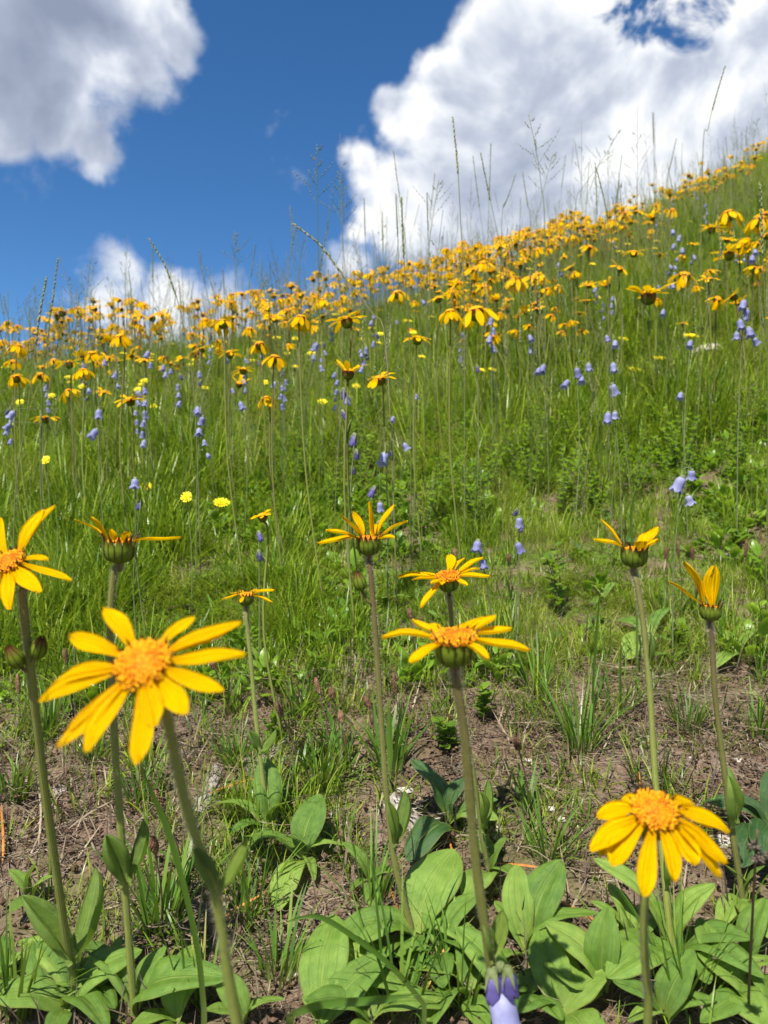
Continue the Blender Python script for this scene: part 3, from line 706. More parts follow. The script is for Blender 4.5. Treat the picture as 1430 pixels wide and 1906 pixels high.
arnica('large open yellow arnica head facing the camera, nearest flower at lower left', (270, 1240), .275, (-.12, -.70, .70),
  [(455,1218),(448,1160),(425,1172),(416,1288),(348,1330,None,1.25),(362,1150,None,.8),(193,1133),(132,1182),(98,1275,None,1.1),(76,1305,None,.9),(108,1394,None,.9),(162,1400,None,1.2),(255,1424,None,1.15),(290,1352,None,1.3),(125,1365,None,.6)],
  [(306,1310),(325,1400),(352,1520),(395,1640),(415,1740),(440,1900)], r=.0019, pairs=[(400,1655,.022,-22,25)], base_pt=(-.03, .33, 0), seed=1, disc_s=1.02, W=.0074)
arnica('yellow arnica cut off by the left edge of the picture, two petals raised', (18, 1050), .44, (-.25, -.55, .75),
  [(80,950,.01,1.35),(102,942,.02,.9),(90,1040,.0,.7),(133,1081,-.005,.8),(75,1102,-.02,1.2),(18,1134,-.025,1.2),(-30,1120,-.02,1.1),(-70,1070,0,1),(-50,990,.02,1),(0,965,.03,1)],
  [(42,1110),(52,1200),(62,1290),(85,1480),(108,1640),(126,1765)], r=.0026, pairs=[(128,1778,.062,-32,4)], base_px=(150, 1872), seed=2, buds=[(56,1235,10,-10),(52,1250,-12,-8)],
  leaves=[(150,1816,.03),(45,1748,.03,.8),(85,1838,.02,.8),(215,1900,.01,.9),(30,1890,.01)])
arnica('arnica with a plump green cup and few petals, behind the largest flower', (223, 1010), .50, (.03, -.05, 1),
  [(140,967,.0,.7),(170,963,-.008,1.2),(205,985,-.01,.8),(238,990,-.012,.8),(336,1002,.0,.75),(260,1008,.01,.7)],
  [(213,1065),(205,1180),(214,1380),(222,1500),(232,1640),(244,1800)], r=.0024, pairs=[(228,1632,.042,-14,10)], base_px=(252, 1905), seed=3, disc_s=.95, cup_s=1.12, discv=1,
  leaves=[(302,1789,.03),(175,1800,.025,.9),(386,1806,.045,1.35)])
arnica('small arnica with thin flat petals and a brown cup, behind the largest flower', (458, 1108), .74, (.0, -.12, 1),
  [(414,1116,.0,.8),(511,1098,-.005,.8),(507,1121,-.012,.8),(428,1104,.01,.6),(445,1100,.015,.6),(482,1098,.018,.7),(448,1122,-.02,.5)],
  [(460,1160),(468,1240),(476,1330),(488,1440)], r=.0021, pairs=[(484,1392,.026,-26,30)], base_px=(502, 1556), seed=4, discv=1, disc_s=.8, cup_s=.82, W=.008,
  leaves=[(494,1431,.05),(404,1508,.02,1.1),(421,1562,.01),(530,1506,.03,.7),(462,1590,.005)])
arnica('arnica with seven petals curving up like a crown, centre of the picture', (686, 1004), .58, (-.02, -.10, 1),
  [(593,1013,.0,1.1),(608,986,-.012,1.0),(638,961,-.016,.9),(657,953,.012,.8),(690,934,-.004,1.1),(733,940,.014,.8),(758,970,.0,.9),(735,1000,-.012,.9),(700,975,.018,.9)],
  [(690,1060),(697,1150),(705,1260),(714,1400),(722,1500),(738,1620)], r=.0023, pairs=[(738,1572,.040,-10,9)], base_px=(776, 1755), seed=5, disc_s=.9, discv=1, buds=[(694,1120,-20,-20)],
  leaves=[(836,1598,.04,1.45),(630,1738,.03,1.1),(663,1805,.02,1.1),(873,1775,.02),(760,1840,.01)])
arnica('arnica with a broad orange disc and flat petals, just behind a blurred head', (834, 1076), .60, (-.10, -.26, .95),
  [(742,1073,.0,.9),(784,1131,-.02,1.0),(788,1066,.008,.8),(803,1086,-.015,.9),(838,1033,.025,1.0),(865,1038,.025,.8),(899,1038,.02,.9),(912,1072,-.004,1.0),(893,1058,.01,.8),(870,1090,-.014,.8),(768,1080,-.006,.8),(822,1088,-.02,.7)],
  [(838,1125),(848,1230),(868,1360),(888,1480),(898,1560)], r=.0019, pairs=[(898,1545,.040,-9,7)], base_px=(918, 1648), seed=6, cup_s=.9,
  leaves=[(877,1560,.03,1.2),(936,1583,.03,1.1),(868,1690,.02),(955,1640,.02,1.2)])
arnica('blurred arnica on a thick stem in front of another flower head, right of centre', (846, 1192), .375, (-.03, -.13, 1),
  [(713,1185,.0,.95),(767,1156,.012,1.0),(763,1232,-.018,.95),(922,1146,.016,.9),(900,1150,.02,.9),(951,1172,.010,1.0),(985,1211,-.006,1.0),(908,1226,-.02,1.0),(800,1162,.016,.8),(868,1160,.02,.8)],
  [(850,1270),(866,1380),(876,1500),(888,1620),(908,1760),(930,1900)], r=.0025, pairs=[(908,1776,.026,-16,14)], base_pt=(.085, .44, 0), seed=7, disc_s=1.1, cup_s=1.06, W=.0082)
arnica('arnica with a wide green-brown cup and ragged petals at upper right', (1181, 1024), .60, (.0, -.10, 1),
  [(1119,966,.01,.6),(1106,1004,-.006,1.1),(1226,982,.004,1.4),(1225,1004,-.01,1.2),(1196,1008,-.018,1.3),(1206,992,.014,1.1)],
  [(1187,1090),(1200,1180),(1210,1290),(1220,1450),(1232,1580),(1243,1690)], r=.0026, pairs=[(1207,1245,.028,-4,3),(1238,1650,.032,-12,12)], base_px=(1252, 1790), seed=8, discv=1, disc_s=.85, cup_s=1.12,
  leaves=[(1093,1638,.05,1.05),(1341,1675,.05,1.2),(1397,1761,.03,1.2),(1134,1822,.03),(1128,1868,.02),(1320,1850,.02),(1420,1832,.03,.9)])
arnica('arnica holding only three upright petals, at the right edge', (1323, 1130), .58, (.03, -.05, 1),
  [(1245,1083,.0,.8),(1275,1046,-.004,1.2),(1331,1053,-.008,1.6)],
  [(1326,1190),(1331,1290),(1348,1430),(1362,1540)], r=.0022, pairs=[(1362,1530,.045,-14,-7)], base_px=(1388, 1698), seed=9, discv=1, disc_s=.55, cup_s=.86,
  leaves=[(1345,1640,.03,1.1),(1432,1640,.03,1.2),(1340,1722,.02),(1450,1770,.03,1.3)])
arnica('arnica with drooping petals and a domed orange disc, lower right corner', (1217, 1512), .335, (.0, -.55, .84),
  [(1157,1489,.012,.9),(1112,1521,.008,1.1),(1100,1582,-.004,1.2),(1117,1592,-.004,1.0),(1139,1610,-.010,1.1),(1199,1668,-.02,.9),(1256,1640,-.02,.9),(1296,1609,-.014,1.3),(1341,1632,-.008,1.1),(1350,1607,-.004,1.2),(1355,1548,.004,1.0),(1332,1532,.010,1.0),(1290,1495,.014,.9)],
  [(1206,1560),(1202,1640),(1198,1720),(1203,1820),(1206,1900)], r=.0018, base_pt=(.135, .40, 0), seed=10, disc_s=1.0, W=.0090)

# mid-distance arnica plants that stand clear of the crowd: photo place, width, look
mid = [(488,960,45,0,'small flat arnica head low in the turf left of the crown-petalled flower'),
 (649,692,72,3,'arnica with five petals spread upwards on a dark stem above the centre'),
 (708,704,64,1,'arnica with flat petals just right of the upright-petalled one'),
 (1207,548,92,2,'large arnica with long flat petals on a tall dark stem, right side'),
 (494,742,42,4,'arnica with all petals hanging down beside the upright stem, left of centre'),
 (446,714,40,3,'small arnica with two short petals on a brown stem'),
 (428,657,50,1,'arnica with petals pointing right, leftmost of the loose group of five'),
 (452,688,46,1,'arnica under the loose group, petals reaching left'),
 (483,640,44,4,'arnica with one broad raised petal in the loose group of five'),
 (512,665,46,4,'arnica with petals hanging like a skirt, right of the loose group'),
 (645,596,74,1,'wide arnica with windswept petals above the upright-petalled flower'),
 (777,630,58,1,'arnica with a shallow dome of petals over violet bells'),
 (838,580,46,4,'arnica with short hanging petals beside a bigger one'),
 (886,578,76,4,'large arnica with petals hanging over a row of violet bells'),
 (242,744,56,1,'flat arnica on a pale stem in the left meadow'),
 (85,778,50,1,'arnica with petals blown to the left near the left edge'),
 (172,658,38,4,'arnica with petals hanging straight down, left meadow'),
 (128,676,50,1,'arnica in the tight left cluster, leftmost head'),
 (155,690,40,4,'arnica in the tight left cluster, lowest head'),
 (30,702,42,4,'arnica with round drooping head at the far left edge'),
 (75,697,34,4,'small drooping arnica right of the far left one'),
 (35,645,38,4,'round closed-looking arnica head above the far left pair'),
 (224,626,42,4,'arnica with spread drooping petals against the crest at left'),
 (415,600,48,4,'arnica with bell-shaped drooping petals under the low cloud'),
 (465,612,30,4,'arnica like a small yellow cylinder beside the bell-shaped one'),
 (560,592,50,4,'arnica with down-curved petals, left of the windswept one'),
 (1275,512,56,4,'doubled-looking arnica head right of the large long-petalled one'),
 (1355,398,58,4,'arnica with arched petals on the upper right slope'),
 (1416,408,58,4,'blurred drooping arnica touching the right edge'),
 (1358,472,60,1,'arnica with one raised petal on the upper right slope'),
 (1325,425,48,1,'arnica with slanting petals, left of the blurred edge flower'),
 (1070,508,26,4,'small drooping arnica amid the right meadow'),
 (1138,412,32,4,'round drooping arnica above the lemon flowers'),
 (1065,440,28,4,'arnica with rounded head on the right slope near the crest'),
 (815,555,44,1,'arnica between the crest crowd and the hanging-petalled pair'),
 (960,520,50,4,'arnica in the crowd right of the hanging-petalled pair'),
 (740,545,44,4,'arnica at the front of the crest crowd above the centre'),
 (900,490,40,4,'arnica at the front of the crest crowd, right of centre'),
 (1180,470,44,1,'arnica left of the bell spires on the right slope'),
 (600,560,40,4,'arnica below the arching grass stalk')]
def proc_head(mb_list, g, kind, R_, B_, Hc, axis, low=False, npet=None):
    """petal meshes for a head whose petals follow one habit: 0 flat, 1 slack, 2 long flat, 3 few raised, 4 drooping"""
    n = npet or (5 if kind == 3 else g.randint(9, 13)); a0 = g.random()*6.283; fr = axis_frame(Vector((0, 0, 0)), axis).to_3x3(); out = []
    for k in range(n):
        if g.random() < .08: continue
        a = a0+k*6.283/n+g.uniform(-.18, .18); rad = fr @ Vector((math.cos(a), math.sin(a), 0)); td = axis.cross(rad)
        e = {0: g.uniform(-.15, .25), 1: g.uniform(-.5, .25), 2: g.uniform(-.25, .4), 3: g.uniform(.35, .9), 4: g.uniform(-1.25, -.7)}[kind]
        L = R_*g.uniform(.8, 1.1)
        A = Hc+rad*R_*.24; T = A+(rad*math.cos(e)+axis*math.sin(e))*L*.80
        out.append((A, T, td))
    return out
def mid_arnica(px, py, wpx, kind, label, group=None, d=None):
    g = random.Random(int(px*7+py)); dia = {0: .052, 1: .060, 2: .068, 3: .058, 4: .044}[kind]
    d = d or max(1.0, min(7.5, dia*F/wpx)); Hc = P(px, py, d)
    bx, by = Hc.x+g.uniform(.01, .05), d+g.uniform(-.02, .04)
    gz = Hs(bx, by)
    if Hc.z-gz > .50 or Hc.z-gz < .16:      # slide along the ray until the stem has a plausible length
        best = None
        for dd in np.arange(.8, 8, .05):
            q = P(px, py, dd); hgt = q.z-Hs(q.x, dd); sc = abs(hgt-.36)*6+abs(math.log(dd/d))
            if best is None or sc < best[0]: best = (sc, dd)
        d = best[1]; Hc = P(px, py, d); bx, by = Hc.x+g.uniform(.01, .04)*1.0, d+.01; gz = Hs(bx, by)
    Rr = wpx/F*d*.5*(1.35 if kind == 4 else 1.08)
    B = Vector((bx, by, gz)); axis = Vector((g.uniform(-.35, .25), g.uniform(-.45, .1), 1)).normalized()
    th = thing('arnica', label, 'arnica plant', B, group)
    sc = max(.6, Rr/.032)
    foot = Hc-axis*CUPH*.8*sc; ln = spline([foot, foot-axis*.02, (foot+B)*.5+Vector((-.012, 0, 0)), B-Vector((0, 0, .004))], 12)
    mb = MB(); tube(mb, [p-B for p in ln], .0013, .0017, 6); me = mb.mesh('stem', M_stem)
    uvd = me.attributes['luv'].data; arr = np.zeros(len(uvd)*2, dtype=np.float32); uvd.foreach_get('vector', arr); arr[1::2] = 1-arr[1::2]; uvd.foreach_set('vector', arr)
    part('stem', me, th); Fm = axis_frame(Hc-B, axis)
    part('disc', DISC_LOW, th, Fm @ Matrix.Scale(sc, 4)); part('involucre', CUP_LOW, th, Fm @ Matrix.Scale(sc, 4))
    for (A, T, td) in proc_head(None, g, kind, Rr, B, Hc, axis):
        mb = MB(); petal(mb, A-B, T-B, td, .0098*sc, .10 if kind != 4 else .16, g, 5, 2); part('petal', mb.mesh('petal', M_petal), th)
    if kind in (2, 3): 
        p = ln[6]; 
        for s_ in (-1, 1): leaf_between(th, B, p, p+Vector((s_*.010, -.004, .035)), 'stem_leaf', SLEAF, roll=s_*.5)
    return th
mbt = MB(); lathe(mbt, [(.0088, 0), (.0080, .002), (.0050, .0038), (.0001, .0042)], 12, tint=.5, fn=lambda a, i, r, z: (r*(1+.08*math.sin(a*7+i)), z+.0006*math.sin(a*5+i*2)))
for i in range(40):
    a = i*2.4; rr = .0088*math.sqrt(i/40); mbt.add([Vector((rr*math.cos(a)+.0009*math.cos(b), rr*math.sin(a)+.0009*math.sin(b), .0036*math.sqrt(1-i/42))) for b in (0, 2.1, 4.2)]+[Vector((rr*math.cos(a)*1.15, rr*math.sin(a)*1.15, .0062*math.sqrt(1-i/44)))], [(0, 1, 3), (1, 2, 3), (2, 0, 3)], None, .9, 1)
DISC_LOW = mbt.mesh('disc', [M_disc, M_pollen])
mbt = MB(); lathe(mbt, [(.0024, -.0125), (.0062, -.011), (.0086, -.007), (.0090, -.003), (.0086, .002)], 12, fn=lambda a, i, r, z: (r*(1+.06*math.sin(a*12)), z)); CUP_LOW = mbt.mesh('involucre', M_bract)
for m_ in mid: mid_arnica(*m_)

# the crowd on the slope: single-mesh flowers, shared shapes
def far_flower(seed, kind):
    g = random.Random(seed); mb = MB(); h = .30; Hc = Vector((g.uniform(-.02, .02), g.uniform(-.02, .02), h)); axis = Vector((g.uniform(-.6, .5), g.uniform(-.9, .1), 1)).normalized()
    tube(mb, spline([Vector((0, 0, -.01)), Vector((g.uniform(-.015, .015), 0, h*.5)), Hc-axis*.008], 4), .0023, .0018, 3, mi=1, cap=False)
    fr = axis_frame(Hc, axis)
    lathe(mb, [(.0088, .0005), (.006, .0035), (.0001, .0045)], 6, fr, .5, 2); lathe(mb, [(.003, -.012), (.0085, -.007), (.0085, .001)], 6, fr, .5, 3)
    for (A, T, td) in proc_head(None, g, kind, .030 if kind != 4 else .033, None, Hc, axis, npet=g.randint(8, 11)): petal(mb, A, T, td, .0105, .12, g, 3, 2)
    return mb
FAR = [far_flower(200+i, k) for i, k in enumerate((4, 4, 1, 1, 4, 4, 0, 4, 3, 4, 1, 3, 4, 0, 4, 1))]
FARM = [f.mesh('arnica_flower', [M_petal, M_stem, M_disc, M_bract]) for f in FAR]
def in_frame(x, y, z, m=0.03): return abs(x/y) < .5194+m and abs(z/y) < .6923+m
cand = []
G = np.random.RandomState(5)
for (n_, d0, d1, pw) in ((34, 1.6, 2.3, 2), (2500, 2.4, 6.0, 1.3), (1300, 5.0, 16.0, 1.5), (700, 2.2, 6.5, 1.6)):
    u = G.rand(n_); dd = (d0**pw+(d1**pw-d0**pw)*u)**(1/pw); xx = (G.rand(n_)*2-1)*(.56*dd+.5)
    for x, y in zip(xx, dd):
        if n_ == 700 and x < .06*y: continue
        if fbm2(x*2.0, y*1.3, 41, 3)*1.6+.15 < G.rand()*.30: continue
        cand.append((float(x), float(y)))
occ = [(t_[0], t_[1]) for t_ in mid]
vis = []; rest = []
for (x, y) in cand:
    z = Hs(x, y); s_ = G.uniform(.7, 1.25); hz = z+.30*s_*1.1
    px, py = CX+F*x/y, CY-F*hz/y
    if any(abs(px-a) < 26 and abs(py-b) < 20 for a, b in occ) and y < 4: continue
    # hidden behind the crest?
    e = hz/y; dd = np.linspace(1.5, y, 24); hid = np.max(H(x/y*dd, dd)/dd) > e+.01
    ok = in_frame(x, y, hz) and not hid
    (vis if ok else rest).append((y, x, z, s_))
vis.sort()
G2 = random.Random(9)
def arnica_copy_label(y, px): 
    if y < 3.2: return 'orange-yellow arnica flower in the open meadow in front of the crowded crest', 'arnica flowers in the open middle meadow'
    if px < 560: return 'orange-yellow arnica flower in the crowd along the low left crest', 'arnica flowers crowding the left crest'
    return 'orange-yellow arnica flower in the crowd on the right-hand slope', 'arnica flowers crowding the right slope'
for (y, x, z, s_) in vis[:255]:
    la, gr = arnica_copy_label(y, CX+F*x/y)
    o = thing('arnica_flower', la, 'arnica flower', (x, y, z), gr, FARM[G2.randrange(16)])
    o.rotation_euler = (G2.uniform(-.08, .08), G2.uniform(-.10, .06), G2.uniform(-1.1, 1.1)); o.scale = (s_*1.15, s_*1.15, s_*G2.uniform(.75, 1.25))
others = vis[255:]+[r_ for r_ in rest if r_[0] < 9][:500]
scatter('distant_flowers', 'distant orange-yellow flowers dotted up the far slope', FARM, [(x, y, z) for (y, x, z, s_) in others], [(0, 0, G2.uniform(-1.2, 1.2)) for _ in others], [(s_*1.35, s_*1.35, s_*1.1) for (_, _, _, s_) in others], [G2.randrange(16) for _ in others])

# ------------------------------------------------------------------ hawkweed (lemon yellow)
def hawk(seed, h, r, n=18):
    g = random.Random(seed); heads = MB(); st = MB()
    Hc = Vector((g.uniform(-.02, .02), 0, h)); axis = Vector((g.uniform(-.3, .3), g.uniform(-1.3, -.35), 1)).normalized(); fr = axis_frame(Hc, axis)
    tube(st, spline([Vector((0, 0, -.01)), Vector((g.uniform(-.01, .01), 0, h*.5)), Hc-axis*.006], 5), .0011, .0009, 4)
    lathe(st, [(.001, -.008), (r*.3, -.006), (r*.36, 0)], 8, fr)
    for ring, (rr, nn, e) in enumerate(((1, n, .12), (.68, int(n*.8), .45), (.4, int(n*.5), .8))):
        for k in range(nn):
            a = k*6.283/nn+g.uniform(-.1, .1); rad = fr.to_3x3() @ Vector((math.cos(a), math.sin(a), 0)); td = axis.cross(rad); L = r*rr*g.uniform(.88, 1.08)
            d_ = rad*math.cos(e)+axis*math.sin(e); A = Hc+rad*.001
            vs = [A-td*r*.05, A+td*r*.05, A+d_*L-td*r*.10, A+d_*L*1.04, A+d_*L+td*r*.10]
            heads.add(vs, [(0, 1, 4, 3), (0, 3, 2)], None, g.random())
    return st.mesh('stem', M_calyx), heads.mesh('head', M_lemon, smooth=False)
HAWK = [hawk(i, h, r) for i, (h, r) in enumerate(((.12, .013), (.16, .012), (.09, .011), (.20, .012)))]
def hawk_at(px, py, wpx, label, v=None, group=None):
    v = rng.randrange(4) if v is None else v; hz = (.12, .16, .09, .20)[v]
    T = hit(px, py, hz)
    if T is None: return
    k = max(.5, min(1.7, (wpx/F*T.y)/(2*(.013, .012, .011, .012)[v])))
    th = thing('hawkweed', label, 'hawkweed', (T.x, T.y, Hs(T.x, T.y)), group)
    for nm, me in zip(('stem', 'flower_head'), HAWK[v]): part(nm, me, th, Matrix.Diagonal((k, k, 1, 1)))
for a in [(1215,673,34,'fully open lemon-yellow hawkweed crossing the tall dark arnica stem'),(1163,691,27,'lemon hawkweed seen edge-on, left of the fully open one'),
 (1298,626,32,'pale lemon hawkweed at right above the stone'),(389,936,28,'lemon hawkweed on its own stalk low at left'),(356,927,20,'small lemon hawkweed left of the low stalked one'),
 (253,911,26,'lemon hawkweed tucked under a violet petal at left'),(591,753,18,'lone lemon hawkweed left of the dark bells'),(92,857,16,'small lemon hawkweed near the left edge'),
 (1145,633,18,'lemon hawkweed among violet bells on the right'),(1075,467,14,'left of two round lemon flowers on the right slope'),(1106,472,14,'right of two round lemon flowers on the right slope'),
 (1108,492,12,'round lemon flower just under the pair on the right slope'),(277,760,16,'lemon hawkweed beside the flat arnica in the left meadow'),(905,693,14,'small lemon hawkweed beside a violet bell, right of centre'),
 (1360,518,18,'lemon hawkweed near the right edge bells'),(1425,470,16,'lemon flower on the right edge'),(925,693,14,'tiny lemon hawkweed in the centre right grass'),(1385,490,16,'lemon flower under the raised-petal arnica'),(160,720,14,'tiny lemon hawkweed under the left cluster')]:
    hawk_at(*a)
G3 = random.Random(31)
for i in range(120):
    px = G3.uniform(0, 1430); top = 640-.0*px if px < 400 else 640-(px-400)*.27; py = top+abs(G3.gauss(0, 60))
    if not (0 < py < 860): continue
    hawk_at(px, py, G3.uniform(10, 17), 'tiny lemon-yellow hawkweed dotted through the upper meadow', None, 'tiny hawkweeds in the upper meadow')

# ------------------------------------------------------------------ bellflowers
def bell_mesh(name, mat, L=.026, r=.0095, flare=1.25):
    mb = MB(); n = 20
    def fn(a, i, rr, z):
        lobe = abs(math.sin(a*2.5)) 
        if i == 6: return rr*(1.0+.10*lobe), z-L*.20*lobe
        if i == 5: return rr*(1+.04*lobe), z-L*.05*lobe
        return rr*(1+.05*math.cos(a*5)*(i/6)), z
    lathe(mb, [(r*.15, 0), (r*.70, -L*.05), (r*.94, -L*.20), (r*1.0, -L*.45), (r*.98, -L*.62), (r*1.1, -L*.78), (r*flare, -L*.84)], n, fn=fn)
    return mb.mesh(name, mat)
BELL = [bell_mesh('bell', M_bell, .022, .0072), bell_mesh('bell', M_bell, .018, .0068, 1.4), bell_mesh('bell', M_belld, .018, .005, .9)]
def calyx_mesh():
    mb = MB(); lathe(mb, [(.0008, .004), (.0035, .003), (.0040, -.001), (.0034, -.003)], 8)
    for k in range(5):
        M = Matrix.Rotation(k*1.2566, 4, 'Z'); mb.add([M @ Vector(q) for q in ((.0036, -.002, .001), (.0036, .002, .001), (.0075, 0, -.009))], [(0, 1, 2)], None, .6)
    return mb.mesh('calyx', M_calyx)
CAL = calyx_mesh()
def bellflower(px, py, d, bells, label, group=None, stem_h=None, scale=1.0):
    """bells: (dx, dy, variant, size) in photo pixels from (px, py)"""
    g = random.Random(int(px*3+py)); ymin = min(b[1] for b in bells)
    top = P(px, py+ymin-12, d); bx = top.x+g.uniform(-.01, .02); B = Vector((bx, d+g.uniform(0, .02), 0)); B.z = Hs(B.x, B.y)
    if top.z < B.z+.03: B.z = Hs(B.x, B.y); top.z = B.z+.05
    th = thing('bellflower', label, 'bellflower', B, group)
    ln = spline([B-Vector((0, 0, .005)), (B+top)*.5+Vector((g.uniform(-.01, .01), 0, 0)), top], 12)
    mb = MB(); tube(mb, [p-B for p in ln], .0013, .0009, 5); part('stem', mb.mesh('stem', M_calyx), th)
    for (dx, dy, v, s_) in bells:
        c = P(px+dx, py+dy, d+g.uniform(-.008, .008)); s2 = s_*scale; Lb = .024*s2
        a = c+Vector((0, 0, Lb*.5))
        k = min(range(len(ln)), key=lambda i: abs(ln[i].z-(a.z+.004))); 
        mb = MB(); q = ln[k]; tube(mb, spline([q-B, (q+a)*.5-B+Vector((0, 0, .004)), a-B+Vector((0, 0, .003))], 4), .0006, .0006, 4); pd = part('pedicel', mb.mesh('pedicel', M_calyx), th)
        til = Vector(((a.x-q.x)*14*-1+g.uniform(-.45, .45), g.uniform(-.3, .5), 1)).normalized(); fr = axis_frame(a-B, til) @ Matrix.Scale(s2*(1.0 if d < .6 else .92)*g.uniform(.85, 1.1), 4)
        b = part('bell', BELL[v], th, fr, label='withered dark violet bell' if v == 2 else None); part('calyx', CAL, th, fr)
    for k in range(3):
        a = g.random()*6.283; leaf_between(th, B, B, B+Vector((math.cos(a)*.04, math.sin(a)*.04, .02)), 'leaf', NARROW)
    return th
bf = [(930,1868,.40,[(0,16,0,.95),(-14,-18,2,.9),(16,-26,2,.8),(2,-40,2,.7)],'large violet bellflower with withered tops behind the thick stem at the bottom edge'),
 (1270,905,1.0,[(0,0,0,1.0),(10,32,1,.9),(18,-18,1,.7)],'pale bellflower with three bells beside the leafy patch at right'),
 (717,858,1.25,[(0,0,0,1.1),(34,-22,1,.8),(10,-12,1,.5)],'pale bellflower with one broad bell above the crown-petalled arnica'),
 (640,750,1.35,[(0,-12,2,1.1),(-2,28,2,1.0),(8,-2,0,.8)],'dark bellflower right behind the upright-petalled arnica stem'),
 (660,845,1.2,[(0,-20,2,1.1),(4,8,2,1.0),(-3,36,2,.9)],'withered blackish-violet bellflower spike near the centre'),
 (374,800,1.35,[(-6,-32,0,.8),(4,-14,0,.85),(-3,8,1,.8),(6,28,1,.7),(12,52,1,.6)],'bellflower spire with a column of small bells in the left meadow'),
 (182,792,1.35,[(2,-18,0,.9),(-2,20,0,1.0)],'bellflower with two bells one above the other at left'),
 (1139,730,1.35,[(0,0,0,1.2),(-7,52,0,1.1),(6,46,1,.8)],'bellflower with two large hanging bells, right of centre'),
 (1073,705,1.5,[(0,-8,0,1.1),(-16,14,0,.9),(10,8,1,1.0),(22,-18,1,.9)],'dense bellflower cluster left of the two hanging bells'),
 (1012,690,1.6,[(0,0,0,1.0),(-8,4,1,.8)],'bellflower with blue-grey open bells right of centre'),
 (1385,600,1.4,[(0,-30,0,.9),(6,-12,0,1.0),(-8,8,0,1.0),(8,24,1,1.1),(-14,28,1,.8),(18,40,1,.9)],'tall thick bellflower cluster close to the right edge'),
 (915,622,1.8,[(0,-22,0,.9),(3,-4,0,.9),(-3,12,0,.9),(2,30,1,.9)],'bellflower column beneath the large hanging-petalled arnica'),
 (590,662,1.9,[(0,-14,0,1.1),(-6,6,0,.9),(6,26,1,.9)],'bellflower cluster between the loose arnica group and the centre'),
 (967,975,1.05,[(0,0,0,.75),(-4,-16,2,.7),(2,14,2,.6)],'small dark-tipped bellflower in turf right of centre'),
 (963,1024,1.0,[(0,0,0,.85)],'single nodding bellflower low in the turf'),
 (890,1022,1.0,[(0,0,1,.9),(8,34,1,.8)],'half hidden bellflower behind the broad-disc arnica'),
 (482,1005,1.0,[(0,0,2,.85),(0,34,2,.75)],'dark bellflower with two closed bells low at left of centre'),
 (262,947,1.1,[(0,0,2,.9)],'drooping blue bell low in the left meadow'),
 (252,905,1.1,[(0,0,1,.9)],'pale violet petal-like bell above the tucked hawkweed'),
 (1268,742,1.4,[(0,0,1,.9)],'small open bellflower facing the camera at right'),
 (1286,645,1.6,[(0,0,0,1.0)],'single blue bell beside the stone at right'),
 (1141,686,1.5,[(0,0,0,.9),(-12,-52,1,.8),(4,-42,1,.8)],'bellflower above the two large hanging bells'),
 (888,690,1.5,[(0,0,2,.8)],'closed bell beside the tiny hawkweed right of centre'),
 (697,925,1.1,[(0,-4,2,.9),(10,20,0,.7)],'bellflower behind the crown of petals at the centre'),
 (773,742,1.5,[(0,0,1,.8)],'small bell right of the flat-petalled arnica'),
 (733,785,1.5,[(0,0,1,.8)],'small bell under the flat-petalled arnica'),
 (75,775,1.4,[(-48,0,0,.8),(-56,24,1,.8)],'bellflower at the far left edge under the cluster'),
 (217,700,1.9,[(0,0,0,.9),(2,22,1,.8)],'small bellflower spire behind the left meadow arnica'),
 (277,670,2.0,[(0,-8,0,.9),(4,12,0,.9)],'bellflower under the low crest at left'),
 (268,742,1.6,[(0,-12,0,.8),(4,12,1,.8)],'bellflower touching the flat left arnica'),
 (310,700,2.0,[(0,0,1,.9),(8,-6,1,.8)],'small bluish bellflower mid left'),
 (986,640,2.0,[(0,-8,0,.9),(2,14,0,.9)],'bellflower right of the column under the hanging arnica'),
 (1235,585,2.0,[(0,0,0,.9)],'bell close under the large long-petalled arnica'),
 (1401,485,2.2,[(0,0,0,1.2),(4,-12,1,1.0)],'bellflower beside the right edge arnica'),
 (1262,455,3.0,[(-10,-20,0,1.2),(4,-10,0,1.2),(-6,6,1,1.2),(8,14,0,1.2),(0,30,1,1.1)],'blue bellflower spires on the upper right slope'),
 (1040,496,3.0,[(0,0,0,1.1),(3,16,1,1.1)],'bellflower left of the lemon pair on the right slope')]
for b in bf: bellflower(*b)
G4 = random.Random(77)
for i in range(60):
    px = G4.uniform(0, 1430); top = 690 if px < 400 else 690-(px-400)*.30; py = top+G4.uniform(-60, 110); T = hit(px, py, .27)
    if T is None or T.y < 1.5 or T.y > 7: continue
    bellflower(px, py, T.y, [(G4.uniform(-3, 3), k*24*1.6/T.y*.8-10, G4.choice((0, 0, 1, 2)), G4.uniform(.6, 1.0)) for k in range(G4.randint(1, 5))], 'small blue-violet bellflower scattered among the upper meadow stems', 'small bellflowers in the upper meadow')

# ------------------------------------------------------------------ plantain spikes, tussocks, rosettes, shrubs
def plantain_spike(h=.020, r=.0030, seed=0):
    g = random.Random(seed); mb = MB(); tube(mb, [Vector((0, 0, 0)), Vector((0, 0, h))], r*.6, r*.4, 6)
    n = 60
    for i in range(n):
        f = i/n; a = i*2.4; rr = r*(math.sin(math.pi*min(1, .12+f*.88))**.5)*.9; c = Vector((rr*math.cos(a), rr*math.sin(a), f*h)); k = r*.42
        o = c.copy(); o.z = 0; o = o.normalized() if o.length > 0 else Vector((1, 0, 0)); s_ = Vector((-o.y, o.x, 0))
        mb.add([c-s_*k, c+s_*k, c+Vector((0, 0, k*1.5)), c-Vector((0, 0, k)), c+o*k*1.1+Vector((0, 0, k*.5))], [(0, 3, 4), (3, 1, 4), (1, 2, 4), (2, 0, 4)], None, g.random())
    return mb.mesh('spike', M_plant)
